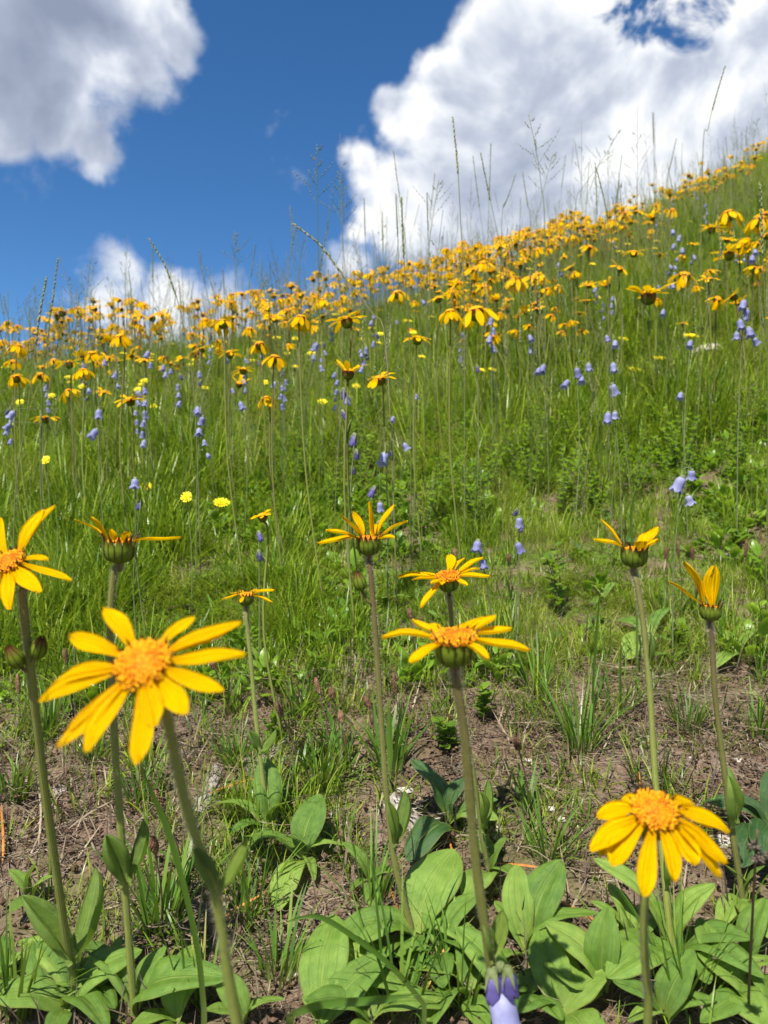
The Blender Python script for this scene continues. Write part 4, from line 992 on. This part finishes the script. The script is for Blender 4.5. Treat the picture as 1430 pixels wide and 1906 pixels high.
SP = [plantain_spike(.020, .0032, 1), plantain_spike(.014, .0036, 2), plantain_spike(.026, .0028, 3)]
def plantain(hx, hy, bx, by, label, v=0, d=None):
    B = hit(bx, by); T = P(hx, hy, B.y+rng.uniform(-.02, .01)); th = thing('plantain', label, 'plantain', B)
    ln = spline([Vector((0, 0, -.003)), (T-B)*.5+Vector((.003, 0, 0)), T-B], 8); mb = MB(); tube(mb, ln, .0008, .0007, 5); part('stem', mb.mesh('stem', M_pstem), th)
    part('spike', SP[v], th, axis_frame(T-B, (ln[-1]-ln[-2])) @ Matrix.Scale(.9, 4))
    for k in range(9):
        mb = MB(); blade(mb, (rng.uniform(-.004, .004), rng.uniform(-.004, .004), 0), rng.random()*6.283, rng.uniform(.035, .07), rng.uniform(.003, .005), rng.uniform(.2, .9), rng.uniform(.1, .8), rng.uniform(.1, .6), 5)
        part('leaf', mb.mesh('leaf', M_tuss), th)
for a in [(595,1290,610,1400,'brown plantain spike, tallest of the group on the bare bank, centre left',0),(621,1300,632,1405,'brown plantain spike just right of the tallest one',1),(526,1335,560,1440,'leaning brown plantain spike over the grey wood',0),
 (637,1345,640,1440,'low double-looking plantain spike amid the bank group',1),(687,1315,712,1400,'brown plantain spike touching the central stem',1),(737,1290,738,1400,'slender plantain spike right of the central stem',2),
 (302,1505,345,1640,'brown plantain spike beside the largest flower stem',0),(289,1585,299,1745,'dark plantain spike above a grass tuft at lower left',1),(966,1395,985,1530,'dry plantain spike standing alone on the bare earth',1),
 (35,1290,30,1380,'plantain spike near the left edge',2),(125,1232,135,1330,'plantain spike left of the largest flower',0),(1241,1040,1236,1160,'leftmost plantain spike between the two right arnicas',0),
 (1264,1035,1268,1150,'middle plantain spike between the two right arnicas',2),(1290,1040,1294,1150,'right plantain spike between the two right arnicas',0),(1387,1035,1362,1180,'tall plantain spike near the right edge',2),
 (848,1035,850,1130,'plantain spike behind the broad-disc arnica',1),(765,1150,775,1260,'plantain spike in front of the turf edge',1),(948,1045,950,1130,'plantain spike in the turf right of centre',1),(400,1245,425,1330,'plantain spike between the largest flower and the small one',1)]:
    plantain(*a)

def tussock(px, py, label, n=34, L=(.05, .10), W=(.0022, .0042), sc=1.0, mat=M_tuss, seed=0, cat='grass tussock'):
    B = hit(px, py); g = random.Random(seed+int(px)); mb = MB()
    for _ in range(n):
        r = .014*sc*math.sqrt(g.random()); a = g.random()*6.283
        blade(mb, (r*math.cos(a), r*math.sin(a), -.003), a+g.gauss(0, .5), g.uniform(*L)*sc, g.uniform(*W), abs(g.gauss(.32, .28)), g.uniform(.1, .9), g.choice((.1, .3, .5, .6, .75, 1.0)), 6)
    return thing('grass_tussock', label, cat, B, None, mb.mesh('grass_tussock', mat))
for a in [(1078,1400,'large spreading grass tussock on the bare earth at right',60,(.05,.12),(.0016,.0036)),(1280,1360,'low bushy grass tuft at the foot of the right-hand stems',60,(.03,.07),(.0018,.003)),(1412,1372,'grass tuft against the right edge',40,(.035,.08),(.002,.0032)),
 (440,1425,'grass tuft below the small thin-petalled arnica',60,(.03,.065),(.0018,.003)),(600,1470,'grass tuft in front of the plantain group',44,(.04,.09),(.0022,.004)),(728,1440,'stiff upright tuft right behind the central stem',26,(.06,.11),(.003,.0048)),
 (300,1740,'dark stiff tuft under the lower left plantain spike',40,(.04,.10),(.0026,.0045)),(1022,1608,'short tuft beside the white pebbles',34,(.03,.085),(.002,.003)),(262,1500,'tuft behind the lower petals of the largest flower',60,(.03,.075),(.0018,.003)),
 (25,1490,'tuft on the left edge above the bare earth',50,(.04,.08),(.002,.0035)),(460,1720,'dense tuft left of the broad-leaved rosette',44,(.04,.09),(.0014,.0026)),(690,1700,'thin tuft between the central rosettes',36,(.05,.10),(.0014,.0026)),
 (560,1330,'tuft at the upper turf edge left of centre',50,(.03,.08),(.0016,.003)),(900,1250,'tuft behind the blurred head',50,(.03,.08),(.0018,.003)),(860,1880,'lush long-bladed tuft at the bottom centre',26,(.05,.11),(.0014,.003)),
 (1270,1880,'curling thin tuft at the lower right',40,(.05,.11),(.0012,.0024)),(30,1900,'tuft in the lower left corner',46,(.05,.10),(.0018,.0032)),(740,1890,'long arching tuft at the bottom edge left of centre',16,(.06,.12),(.002,.0034)),(1000,1290,'tuft at the turf edge right of centre',40,(.04,.10),(.002,.0034)),
 (180,1420,'tuft under the spreading petals at left',50,(.03,.075),(.0018,.003)),(90,1380,'tall tuft between the two left stems',50,(.05,.10),(.002,.0036)),(1150,1330,'wispy tuft beside the tall right stem',24,(.05,.12),(.0018,.003)),(520,1830,'tuft on the earth left of the upright leaf',30,(.03,.08),(.002,.0034)),
 (370,1870,'wispy tuft before the large corner leaf',24,(.04,.09),(.0014,.0024))]:
    tussock(*a)

def rosette(cpx, tips, label, meshes=BROAD, ws=1.0, lift=(.012, .035), cat='leaf rosette'):
    B = hit(*cpx); th = thing('leaf_rosette', label, cat, B); rosette_leaves(th, B, cpx, tips, meshes, lift, ws); return th
rosette((563,1613), [(458,1567,.02,1.25),(588,1498,.04,1.1),(634,1577,.02,.9),(515,1702,.01,1.1),(542,1572,.03,.8),(590,1640,.01,.7)], 'bright rosette of broad leaves left of the central stem')
rosette((835,1543), [(773,1429,.05,1.2),(862,1462,.04,1.2),(931,1519,.02,1.0),(762,1617,.015,1.1),(932,1560,.02,1.0)], 'darkish rosette with a long leaf pointing up-left, near the old wood', [BROAD[0], BROAD[2], DARK[0]])  # mixes in a darker leaf mesh
rosette((602,1935), [(617,1725,.03,1.0),(712,1803,.03,1.0),(560,1890,.01,.9)], 'rosette with one long upright leaf at the bottom edge')
rosette((980,1790), [(1077,1696,.04,1.2),(1046,1628,.04,1.3),(960,1640,.035,1.1),(925,1700,.02,1.0),(1083,1860,.02,1.2),(905,1830,.01,.9)], 'dense rosette right of the thick stem')
rosette((1122,1870), [(1038,1738,.04,1.1),(1132,1716,.05,1.2),(1150,1790,.03,.9),(1085,1900,.01)], 'rosette between the dense one and the drooping flower stem')
rosette((1240,1925), [(1148,1850,.03,1.2),(1285,1800,.04,1.1),(1330,1890,.02,1.0),(1180,1905,.02,1)], 'rosette on the bottom edge under the drooping flower')
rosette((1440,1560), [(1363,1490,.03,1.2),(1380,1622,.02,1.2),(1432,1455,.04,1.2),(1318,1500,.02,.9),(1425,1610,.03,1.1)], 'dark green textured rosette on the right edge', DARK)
rosette((455,1930), [(413,1838,.03,1.25),(510,1870,.02,.9),(385,1900,.02,1)], 'broad-leaved rosette at the foot of the largest flower stem')
rosette((60,1690), [(65,1622,.03,.9),(20,1640,.02,.8),(95,1650,.02,.8),(20,1720,.01,.8)], 'small greyish rosette on the left, below the bare earth')
rosette((-5,1850), [(5,1770,.02,1),(50,1800,.02,1),(35,1870,.01,1)], 'pale rosette in the lower left corner')
rosette((205,1830), [(215,1775,.02,.9),(165,1775,.02,.8),(250,1790,.01,.8),(180,1860,.01,1)], 'low round-leaved rosette between the two left stems', BROAD, 1.3)
rosette((690,1660), [(645,1592,.03,.9),(735,1640,.02,.8),(655,1665,.01,.9),(700,1710,.01,.8)], 'half-hidden rosette behind the central leaves')
rosette((1395,1830), [(1440,1890,.02,1.1),(1330,1810,.02,1.2),(1430,1700,.04,1.1)], 'rosette in the lower right corner')
rosette((1125,1120), [(1092,1092,.01,1.0),(1145,1098,.01,1),(1095,1140,.0,1.0)], 'plain broad leaves in the turf left of the wide-cupped arnica')
rosette((1210,1200), [(1150,1150,.02,1),(1250,1150,.02,1.0),(1170,1230,.01,1.0),(1270,1210,.01,.9)], 'flat rosette at the turf edge behind the tall right stem')
rosette((1378,1230), [(1340,1180,.02,1),(1420,1170,.03,1.0),(1430,1240,.01,1.0),(1330,1250,.01,.9)], 'narrow-leaved rosette by the right edge, upper row', NARROW, 1.2)
G6 = random.Random(3)
for i in range(55):
    px, py = G6.uniform(20, 1420), G6.uniform(930, 1250); B = hit(px, py)
    if B is None: continue
    n_ = G6.randint(3, 6); k = .045*F/B.y
    th = thing('leaf_rosette', 'small leaf rosette lying in the short turf', 'leaf rosette', B, 'small rosettes in the turf')
    for j in range(n_):
        a = j*6.283/n_+G6.uniform(-.4, .4); L = G6.uniform(.014, .030)
        leaf_between(th, B, B, B+Vector((math.cos(a)*L, math.sin(a)*L, G6.uniform(.004, .018)+L*.3*math.sin(a))), 'leaf', G6.choice((BROAD, DARK, NARROW)), G6.uniform(-.4, .4))

G8 = random.Random(44)
for (px, py), where_ in zip([(660,1860),(820,1800),(870,1880),(960,1900),(1180,1800),(1350,1870),(1050,1920),(330,1925),(120,1905),(690,1930),(1400,1905)], ['between the upright leaf and the central stem foot', 'right of the central stem foot, low against the earth', 'under the dark violet bells', 'between the violet bells and the bottom edge', 'just left of the drooping flower stem', 'under the right-hand stem leaves near the bottom', 'at the bottom edge, between the bells and the drooping flower stem', 'right of the second stem from the left at the bottom edge', 'at the foot of the leftmost stem', 'at the bottom edge under the arching green blade', 'in the lower right corner by the rush']):
    B = hit(px, py); n_ = G8.randint(4, 6); a0 = G8.random()*6
    th = thing('leaf_rosette', 'broad-leaved rosette '+where_, 'leaf rosette', B, 'rosettes of the bottom leaf carpet')
    for j in range(n_):
        a = a0+j*6.283/n_+G8.uniform(-.35, .35); L = G8.uniform(.028, .052)
        leaf_between(th, B, B+Vector((0, 0, .006)), B+Vector((math.cos(a)*L, math.sin(a)*L, G8.uniform(.018, .040)+L*.28*math.sin(a))), 'leaf', BROAD, G8.uniform(-.35, .35))
SHL = [leaf_mesh(70+i, .55, M_bleaf, .2, -.12, .02, arch=.03, nl=5, nw=2) for i in range(3)]
def shrub(px, py, h, nst, label, group=None, B=None, joined=False, leafL=(.010, .018)):
    B = B or hit(px, py); g = random.Random(int(px+py*3)); th = thing('leafy_shrub', label, 'small shrub', B, group); mbl = MB(); mst = MB()
    for s_ in range(nst):
        a = g.random()*6.283; hh = h*g.uniform(.6, 1.1); top = Vector((math.cos(a)*hh*g.uniform(.1, .45), math.sin(a)*hh*g.uniform(.1, .4), hh)); ln = spline([Vector((0, 0, -.003)), top*.5+Vector((g.uniform(-.006, .006), g.uniform(-.006, .006), 0)), top], 9)
        tube(mst, ln, .0011, .0006, 4)
        for k in range(2, 10):
            for q in range(2):
                b = k*2.2+q*3.0+g.uniform(-.5, .5); L = g.uniform(*leafL); d_ = Vector((math.cos(b), math.sin(b), g.uniform(.2, .9))).normalized()*L; p = ln[k]
                if not joined: leaf_between(th, Vector((0, 0, 0)), p, p+d_, 'leaf', SHL, g.uniform(-.5, .5))
                else:
                    x = d_; y = Vector((0, 0, 1)).cross(x).normalized()*L; z = x.normalized().cross(y); M = frame(p, x, y, z); w_ = .30
                    mbl.add([M @ Vector(v_) for v_ in ((0, 0, 0), (.45, -w_, .06), (.5, 0, -.02), (.45, w_, .06), (1, 0, -.1))], [(0, 1, 2), (0, 2, 3), (1, 4, 2), (2, 4, 3)], [(0, .3), (-1, .5), (0, .5), (1, .5), (0, 1)], g.random())
    part('stem', mst.mesh('stem', M_twig if not joined else M_calyx), th)
    if joined: part('foliage', mbl.mesh('foliage', M_bleaf), th, kind='stuff')
shrub(1040, 1150, .105, 3, 'upright leafy bilberry shoot left of the wide-cupped arnica', leafL=(.014, .022))
shrub(905, 1345, .040, 3, 'small glossy-leaved seedling on the bare bank, upper of two')
shrub(828, 1400, .036, 3, 'small glossy-leaved seedling on the bare bank, lower of two')
shrub(1262, 1225, .040, 3, 'glossy-leaved cushion beside the tall right stem')
shrub(510, 1385, .030, 2, 'small seedling beside the grey wood')
for i in range(80):
    px, py = G6.uniform(540, 1430), G6.uniform(810, 1010)
    if i > 68: px, py = G6.uniform(180, 480), G6.uniform(830, 900)
    B = hit(px, py)
    if B is None: continue
    shrub(px, py, G6.uniform(.08, .15), 4, 'leafy bilberry shrub in the green thicket across the middle slope', 'bilberry shrubs of the middle thicket', B, True, (.009, .019))

# ------------------------------------------------------------------ grass stalks against the sky
def spikelets(mb, line, n, L, W, spread, g, mi=0):
    m = len(line)-1
    for i in range(n):
        f = i/n*m; k = min(int(f), m-1); p = line[k].lerp(line[k+1], f-k); d = (line[k+1]-line[k]).normalized(); u, v = perp(d); a = i*2.3+g.uniform(-.5, .5)
        o = (u*math.cos(a)+v*math.sin(a)); dd = (d+o*spread).normalized(); l = L*g.uniform(.8, 1.2)*(1-.4*i/n); s_ = dd.cross(o).normalized()*W*.5; q = dd.cross(s_).normalized()*W*.4
        mb.add([p, p+dd*l*.45+s_, p+dd*l*.45+q, p+dd*l*.45-s_, p+dd*l*.45-q, p+dd*l], [(0, 2, 1), (0, 3, 2), (0, 4, 3), (0, 1, 4), (1, 2, 5), (2, 3, 5), (3, 4, 5), (4, 1, 5)], None, g.random(), mi)
def stalk(pts_, d, kind, label, group=None, frac=None, thick=1.0):
    g = random.Random(int(pts_[0][0])); W = [P(px, py, d) for px, py in pts_]; last = W[-1]; gz = Hs(last.x, d)
    B = Vector((last.x+(last.x-W[0].x)*.12, d+.01, 0)); B.z = Hs(B.x, B.y)
    ctl = [p for p in W if p.z > B.z+.03]
    ln = spline(ctl+[B-Vector((0, 0, .005))], 24)[::-1]; ln = [p-B for p in ln]
    th = thing('grass_stalk', label, 'grass stalk', B, group)
    mb = MB(); tube(mb, ln, .0011*thick, .0006*thick, 4, g.random()); part('culm', mb.mesh('culm', M_culm), th)
    mb = MB()
    if kind == 's':
        L = (ln[-1]-ln[0]).length; hl = frac or .11; k = 24
        while k > 1 and (ln[24]-ln[k-1]).length < hl: k -= 1
        seg = spline([ln[k-1].lerp(ln[24], .0), (ln[k-1]+ln[24])*.5+(ln[(k+23)//2]-(ln[k-1]+ln[24])*.5), ln[24]], 12)
        spikelets(mb, seg, 34, .013*thick, .0036*thick, .17, g)
    else:
        top = 24
        for b in range(9):
            k = 23-b*.8 if True else 0; ki = max(12, int(k)); p = ln[ki].lerp(ln[ki-1], k-int(k)); a = b*2.6+g.uniform(-.4, .4); l = (.012+.007*b)*g.uniform(.8, 1.25)
            e = p+Vector((math.cos(a)*l, math.sin(a)*l*.5, l*g.uniform(.6, 1.3))); c = spline([p, (p+e)*.5+Vector((0, 0, -.002)), e], 4); tube(mb, c, .0004, .0003, 3); spikelets(mb, c[1:], 6, .008, .0032, .5, g)
        spikelets(mb, ln[-3:], 5, .008, .0024, .4, g)
    part('seed_head', mb.mesh('seed_head', M_seed), th)
ST = [([(108,482),(98,560),(88,640),(78,760)],1.5,'s','green grass stalk at left, taller of the pair'),([(86,520),(72,600),(52,760),(28,930)],1.2,'s','green grass stalk at left, shorter of the pair, leaning right'),
 ([(278,445),(312,505),(338,590),(362,740)],1.4,'s','arching grass stalk over the low left cloud'),([(548,418),(595,455),(640,515),(690,580),(720,660)],1.2,'s','grass stalk bending left with a long green spike near the centre'),
 ([(843,218),(852,310),(858,420),(864,560)],1.45,'s','tallest dark grass spike against the right cloud'),([(895,285),(908,350),(925,430),(938,520)],1.9,'s','grass spike right of the tallest one'),
 ([(737,362),(740,430),(742,520)],1.9,'s','left of two dark spikes standing together near the centre'),([(748,368),(750,440),(756,540),(764,700)],1.3,'s','thin dark stalk, right of two standing together'),
 ([(712,395),(713,460),(716,540)],2.3,'s','short grass spike left of the dark pair'),([(795,360),(797,430),(800,520)],2.2,'s','grass spike right of the dark pair'),([(984,212),(1000,290),(1008,350),(1014,430)],1.9,'p','branched grass panicle in front of the right cloud'),
 ([(1110,312),(1120,350),(1128,390),(1132,440)],1.7,'s','short dark curved spike above the right crest'),([(1350,123),(1330,190),(1318,240),(1308,300)],1.9,'s','thin stalk leaning right, highest in the picture'),
 ([(1215,210),(1217,270),(1218,340),(1220,400)],2.6,'s','upright grass spike on the right crest'),([(1259,258),(1250,300),(1243,330),(1240,380)],2.6,'s','thick short spike beside the upright one on the right crest'),
 ([(1155,240),(1120,300),(1085,350),(1070,400)],2.6,'p','slanting panicle leaning right before the right cloud'),([(590,268),(591,350),(592,430),(594,560)],1.7,'p','tall hazy panicle in the blue gap left of the right cloud'),
 ([(632,330),(636,400),(640,470),(645,560)],2.0,'p','second hazy panicle right of the tall one'),([(540,385),(545,450),(551,540)],2.3,'s','thin spike left of the hazy panicles'),([(437,430),(438,500),(440,580)],2.3,'p','dark wispy panicle standing against the blue at left of centre'),
 ([(370,465),(382,530),(392,600)],2.4,'s','spike right of the arching left stalk'),([(973,320),(982,380),(988,430)],2.4,'s','thin spike beneath the branched panicle'),([(1030,285),(1018,330),(1004,390),(998,430)],2.2,'p','leaning panicle right of the branched one'),
 ([(817,335),(808,390),(800,450),(796,520)],2.2,'p','feathery panicle left of the tallest spike'),([(960,325),(945,370),(934,420)],2.5,'s','leaning slender spike between the right cloud stalks'),([(1416,345),(1419,450),(1424,560),(1430,760)],1.15,'s','pale thick grass spike on the right edge'),
 ([(1412,220),(1400,260),(1396,300)],4.0,'p','fine panicle on the skyline at the right edge'),([(678,370),(680,440),(684,520)],2.4,'s','faint spike beside the arching central stalk'),([(240,505),(246,560),(250,620)],2.6,'s','dark short spikelet stalk over the low left clouds'),([(210,540),(214,590),(218,640)],3.0,'s','small dark spikelet stalk left of the arching one')]
for a in ST: stalk(*a)
# the haze of thinner stalks that nobody could count
def thin_stalk(seed, h, kind):
    g = random.Random(seed); mb = MB(); ln = spline([Vector((0, 0, -.01)), Vector((g.uniform(-.02, .02), 0, h*.5)), Vector((g.uniform(-.07, .07), g.uniform(-.03, .03), h))], 10); tube(mb, ln, .0009, .0005, 3, g.random(), 0, cap=False)
    if kind == 's': spikelets(mb, ln[-3:], 28, .012, .0036, .18, g, 1)
    else:
        for b in range(9):
            k = 9-b*.25; ki = int(k); p = ln[ki].lerp(ln[min(ki+1, 10)], k-ki); a = b*2.5; l = .012+.005*b; e = p+Vector((math.cos(a)*l, math.sin(a)*l*.6, l*1.0)); tube(mb, [p, e], .0003, .0003, 3, .8, 0, cap=False); spikelets(mb, [(p+e)*.5, e], 4, .006, .0022, .5, g, 1)
    return mb.mesh('thin_stalk', [M_culm, M_seed])
THIN = [thin_stalk(i, h, k) for i, (h, k) in enumerate(((.50, 's'), (.42, 'p'), (.58, 'p'), (.36, 's'), (.46, 's'), (.52, 'p'), (.30, 'p'), (.68, 's'), (.76, 's'), (.72, 'p')))]
X, Y = sample(1500, 1.5, 5.5, 1.4, .5); X4, Y4 = sample(2600, 4, 15, 1.3, 1.0); X = np.concatenate([X, X4]); Y = np.concatenate([Y, Y4])
pts, rot, s = inst(X, Y, s0=.65, s1=1.15, tilt=.07)
scatter('seeding_grass', 'fine seeding grass stalks rising through the meadow', THIN, pts, rot, s, np.where(nrg.rand(len(X)) < np.where((X > -.12*Y) & (Y > 1.9), np.where(Y < 4.5, .16, .05), 0.0), nrg.randint(7, 10, len(X)), nrg.randint(0, 7, len(X))))
BLSTEM = clump(99, 1, .001, (.18, .3), (.0022, .0026), .06, (.0, .2), [.45], 5)

# ------------------------------------------------------------------ stones, wood, dry blades
def stone(px, py, w_, label, flat=.6, seed=0):
    B = hit(px, py); r = w_/F*B.y*.5; mb = MB(); n = 10; vs = []
    for i in range(7):
        ph = -math.pi/2+math.pi*i/6
        for k in range(n):
            a = 6.283*k/n; v = Vector((math.cos(ph)*math.cos(a), math.cos(ph)*math.sin(a)*.8, math.sin(ph)*flat)); q = 1+.35*mnoise.noise(v*1.6+Vector((seed, 3, 1)))
            vs.append(v*r*q)
    mb.add(vs, [(i*n+k, i*n+(k+1) % n, (i+1)*n+(k+1) % n, (i+1)*n+k) for i in range(6) for k in range(n)], None, .5+.5*random.Random(seed).random())
    thing('stone', label, 'stone', B+Vector((0, 0, r*flat*.25)), None, mb.mesh('stone', M_stone, smooth=False))
for i, a in enumerate([(1047,1532,20,'white pebble, lower of two beside the short tuft'),(1026,1508,18,'white pebble, upper of two beside the short tuft'),(1340,1572,44,'beige stone under the drooping flower petals',.4),(1376,1418,22,'flat pale pebble near the right edge',.4),(1206,1378,16,'small grey pebble on the right bare earth'),
 (982,1418,18,'ochre pebble left of the large tussock',.4),(108,1475,34,'pale stone behind the left stems',.5),(1375,1475,14,'pinkish pebble next to the dark rosette'),(1165,1640,34,'reddish flat stone under the drooping flower',.35),(1285,1415,12,'tiny rounded pebble behind the right stems'),
 (755,1475,30,'grey-green stone beside the old wood',.4),(925,1560,22,'brown pebble right of the shaded rosette'),(550,1818,18,'pale pebble on the lower bare patch'),(1325,665,90,'long pale rock half buried in the upper right meadow',.35)]): stone(*a, seed=i*3.7)
def wood(pts_, r, label, mat=M_wood, n=9, name='driftwood', cat='wood', seed=0, flat=1.0):
    W = [hit(px, py, r*.5) for px, py in pts_]; B = W[0].copy(); g = random.Random(seed); ln = [p-B for p in spline(W, 18)]
    mb = MB(); tube(mb, ln, r, r*.45, n, rf=lambda f: (1+.25*math.sin(f*17+seed)+.12*math.sin(f*43)))
    ph = [g.uniform(.75, 1.2) for _ in range(n)]
    for i in range(19):
        for k in range(n):
            j = i*n+k; mb.v[j] = ln[i]+(mb.v[j]-ln[i])*ph[k]*g.uniform(.9, 1.1)
    for _ in range(int(40 if mat is M_wood else 0)):     # loose fibres along the grain
        k = g.randint(0, 14); o = Vector((g.uniform(-1, 1), g.uniform(-1, 1), g.uniform(0, 1)))*r; tube(mb, [ln[k]+o, ln[k+2]+o*1.15, ln[k+3]+o*1.35], r*.07, r*.03, 3, g.random(), cap=False)
    thing(name, label, cat, B, None, mb.mesh(name, mat, smooth=False))
wood([(462,1432),(490,1415),(522,1395)], .0085, 'grey weathered wood splinter on the earth below the small arnica')
wood([(735,1500),(765,1530),(800,1545)], .013, 'grey fibrous old root stump beside the darkish rosette', seed=3)
wood([(370,1520),(395,1470),(405,1430)], .007, 'pale weathered root left of the bright rosette', seed=4)
wood([(925,1470),(940,1500),(955,1545)], .0016, 'thin dark twig on the bare earth right of the thick stem', M_twig, 5, 'twig', 'twig')
wood([(1040,1492),(1085,1488),(1115,1500)], .0013, 'grey twig behind the drooping flower', M_twig, 5, 'twig', 'twig', 2)
wood([(1200,1690),(1255,1660),(1280,1645)], .0022, 'dark stick among the leaves under the drooping flower', M_twig, 5, 'twig', 'twig', 5)
wood([(160,1690),(185,1660),(210,1640)], .0018, 'charred twig on the left bare earth', M_twig, 5, 'twig', 'twig', 7)
def dry(pts_, label, mat=M_orange, W=.0022, lift=.012):
    n = len(pts_); Wp = [hit(px, py, lift*math.sin(math.pi*(i+.3)/(n+.2))+.003) for i, (px, py) in enumerate(pts_)]; B = Wp[0].copy(); ln = spline(Wp, 14); mb = MB(); vs = []; uv = []
    for i, p in enumerate(ln):
        d_ = (ln[min(i+1, 14)]-ln[max(i-1, 0)]).normalized(); s_ = d_.cross(Vector((0, -.6, 1))).normalized()*W*.5*(1-.8*abs(i/14*2-1)**3); nn = Vector((0, 0, W*.2))
        vs += [p-s_-B, p+nn-B, p+s_-B]; uv += [(-1, i/14), (0, i/14), (1, i/14)]
    mb.add(vs, [(3*i+j, 3*i+j+1, 3*i+4+j, 3*i+3+j) for i in range(14) for j in range(2)], uv, rng.random())
    thing('dry_grass', label, 'dry grass', B, None, mb.mesh('dry_blade', mat))
for a in [([(725,1652),(742,1712),(748,1790),(738,1890)],'orange dry blade running down left of the central rosette'),([(833,1552),(845,1600),(846,1645)],'orange dry blade hanging from the darkish rosette'),([(853,1668),(838,1745),(797,1850)],'thick orange dry blade crossing the central leaves'),
 ([(753,1592),(800,1594),(842,1610)],'orange blade lying level under the darkish rosette'),([(915,1609),(985,1612),(1022,1625)],'orange blade lying over the right of the thick stem'),([(1028,1672),(1080,1702),(1170,1765)],'orange blade slanting between the lower right rosettes'),
 ([(378,1482),(420,1466),(472,1448)],'orange blade on the earth right of the largest flower stem'),([(400,1722),(440,1695),(495,1662)],'orange blade slanting over the dense left tuft'),([(2,1500),(6,1560),(5,1612)],'orange blade on the left edge'),
 ([(1215,1535),(1195,1480),(1190,1440)],'short orange blade on the right bare earth')]: dry(*a)
for a in [([(118,1553),(165,1515),(213,1492)],'long pale straw across the left bare earth'),([(70,1445),(76,1510),(72,1575)],'pale upright straw near the left edge'),([(880,1195),(960,1185),(1060,1200)],'pale straw lying at the turf edge'),([(1195,1240),(1160,1246),(1120,1238)],'straw behind the large tussock'),
 ([(560,1645),(530,1620),(545,1590)],'curled white root beside the bright rosette')]: dry(a[0], a[1], M_straw, .0020)
def green_blade(pts_, d, label, W=.0035):
    ln = spline([P(px, py, d+i*.01) for i, (px, py) in enumerate(pts_)], 20); B = ln[-1].copy(); mb = MB(); vs = []; uv = []
    gz = Hs(B.x, B.y); ln.append(Vector((B.x, B.y, gz-.003))); B = ln[-1].copy(); n = len(ln)-1
    for i, p in enumerate(ln):
        d_ = (ln[min(i+1, n)]-ln[max(i-1, 0)]).normalized(); s_ = d_.cross(Vector((.2, -1, .3))).normalized()*W*.5*min(1, (i+.2)/6); vs += [p-s_-B, p+Vector((0, .0006, 0))-B, p+s_-B]; uv += [(-1, 1-i/n), (0, 1-i/n), (1, 1-i/n)]
    mb.add(vs, [(3*i+j, 3*i+j+1, 3*i+4+j, 3*i+3+j) for i in range(n) for j in range(2)], uv, .35); thing('long_grass', label, 'grass blade', B, None, mb.mesh('grass_blade', M_tuss))
green_blade([(262,1425),(285,1480),(318,1560),(350,1680),(370,1780),(380,1880)], .42, 'long single green blade behind the largest flower')
green_blade([(520,1720),(590,1706),(660,1745),(730,1800),(790,1870)], .44, 'broad green blade arching over the bottom leaves', .0032)
green_blade([(780,1850),(700,1862),(600,1870),(540,1890)], .40, 'pale green blade lying level along the bottom edge', .0045)
green_blade([(1187,900),(1175,960),(1180,1040),(1186,1100)], .95, 'upright green blade behind the wide-cupped arnica', .004)
green_blade([(1120,1080),(1112,1160),(1105,1260),(1104,1320)], .80, 'straight green blade above the large tussock', .003)
def rush():
    B = hit(1392, 1890); pts_ = [P(1410,1545,.40), P(1404,1640,.42), P(1398,1760,.45)]; th = thing('rush', 'thin rush with a blackish knot of seeds at the lower right edge', 'rush', B)
    ln = [p-B for p in spline(pts_+[B], 16)]; mb = MB(); tube(mb, ln, .0006, .0010, 5, .9); part('stem', mb.mesh('stem', M_pstem), th)
    mb = MB(); g = random.Random(2)
    for c in (P(1403,1575,.405), P(1418,1590,.405), P(1410,1600,.405)):
        for k in range(14):
            d_ = Vector((g.gauss(0, 1), g.gauss(0, 1), g.gauss(0, 1))).normalized(); spikelets(mb, [c-B, c-B+d_*.002], 1, .0045, .002, .2, g)
    part('seed_head', mb.mesh('seed_head', M_twig), th)
rush()
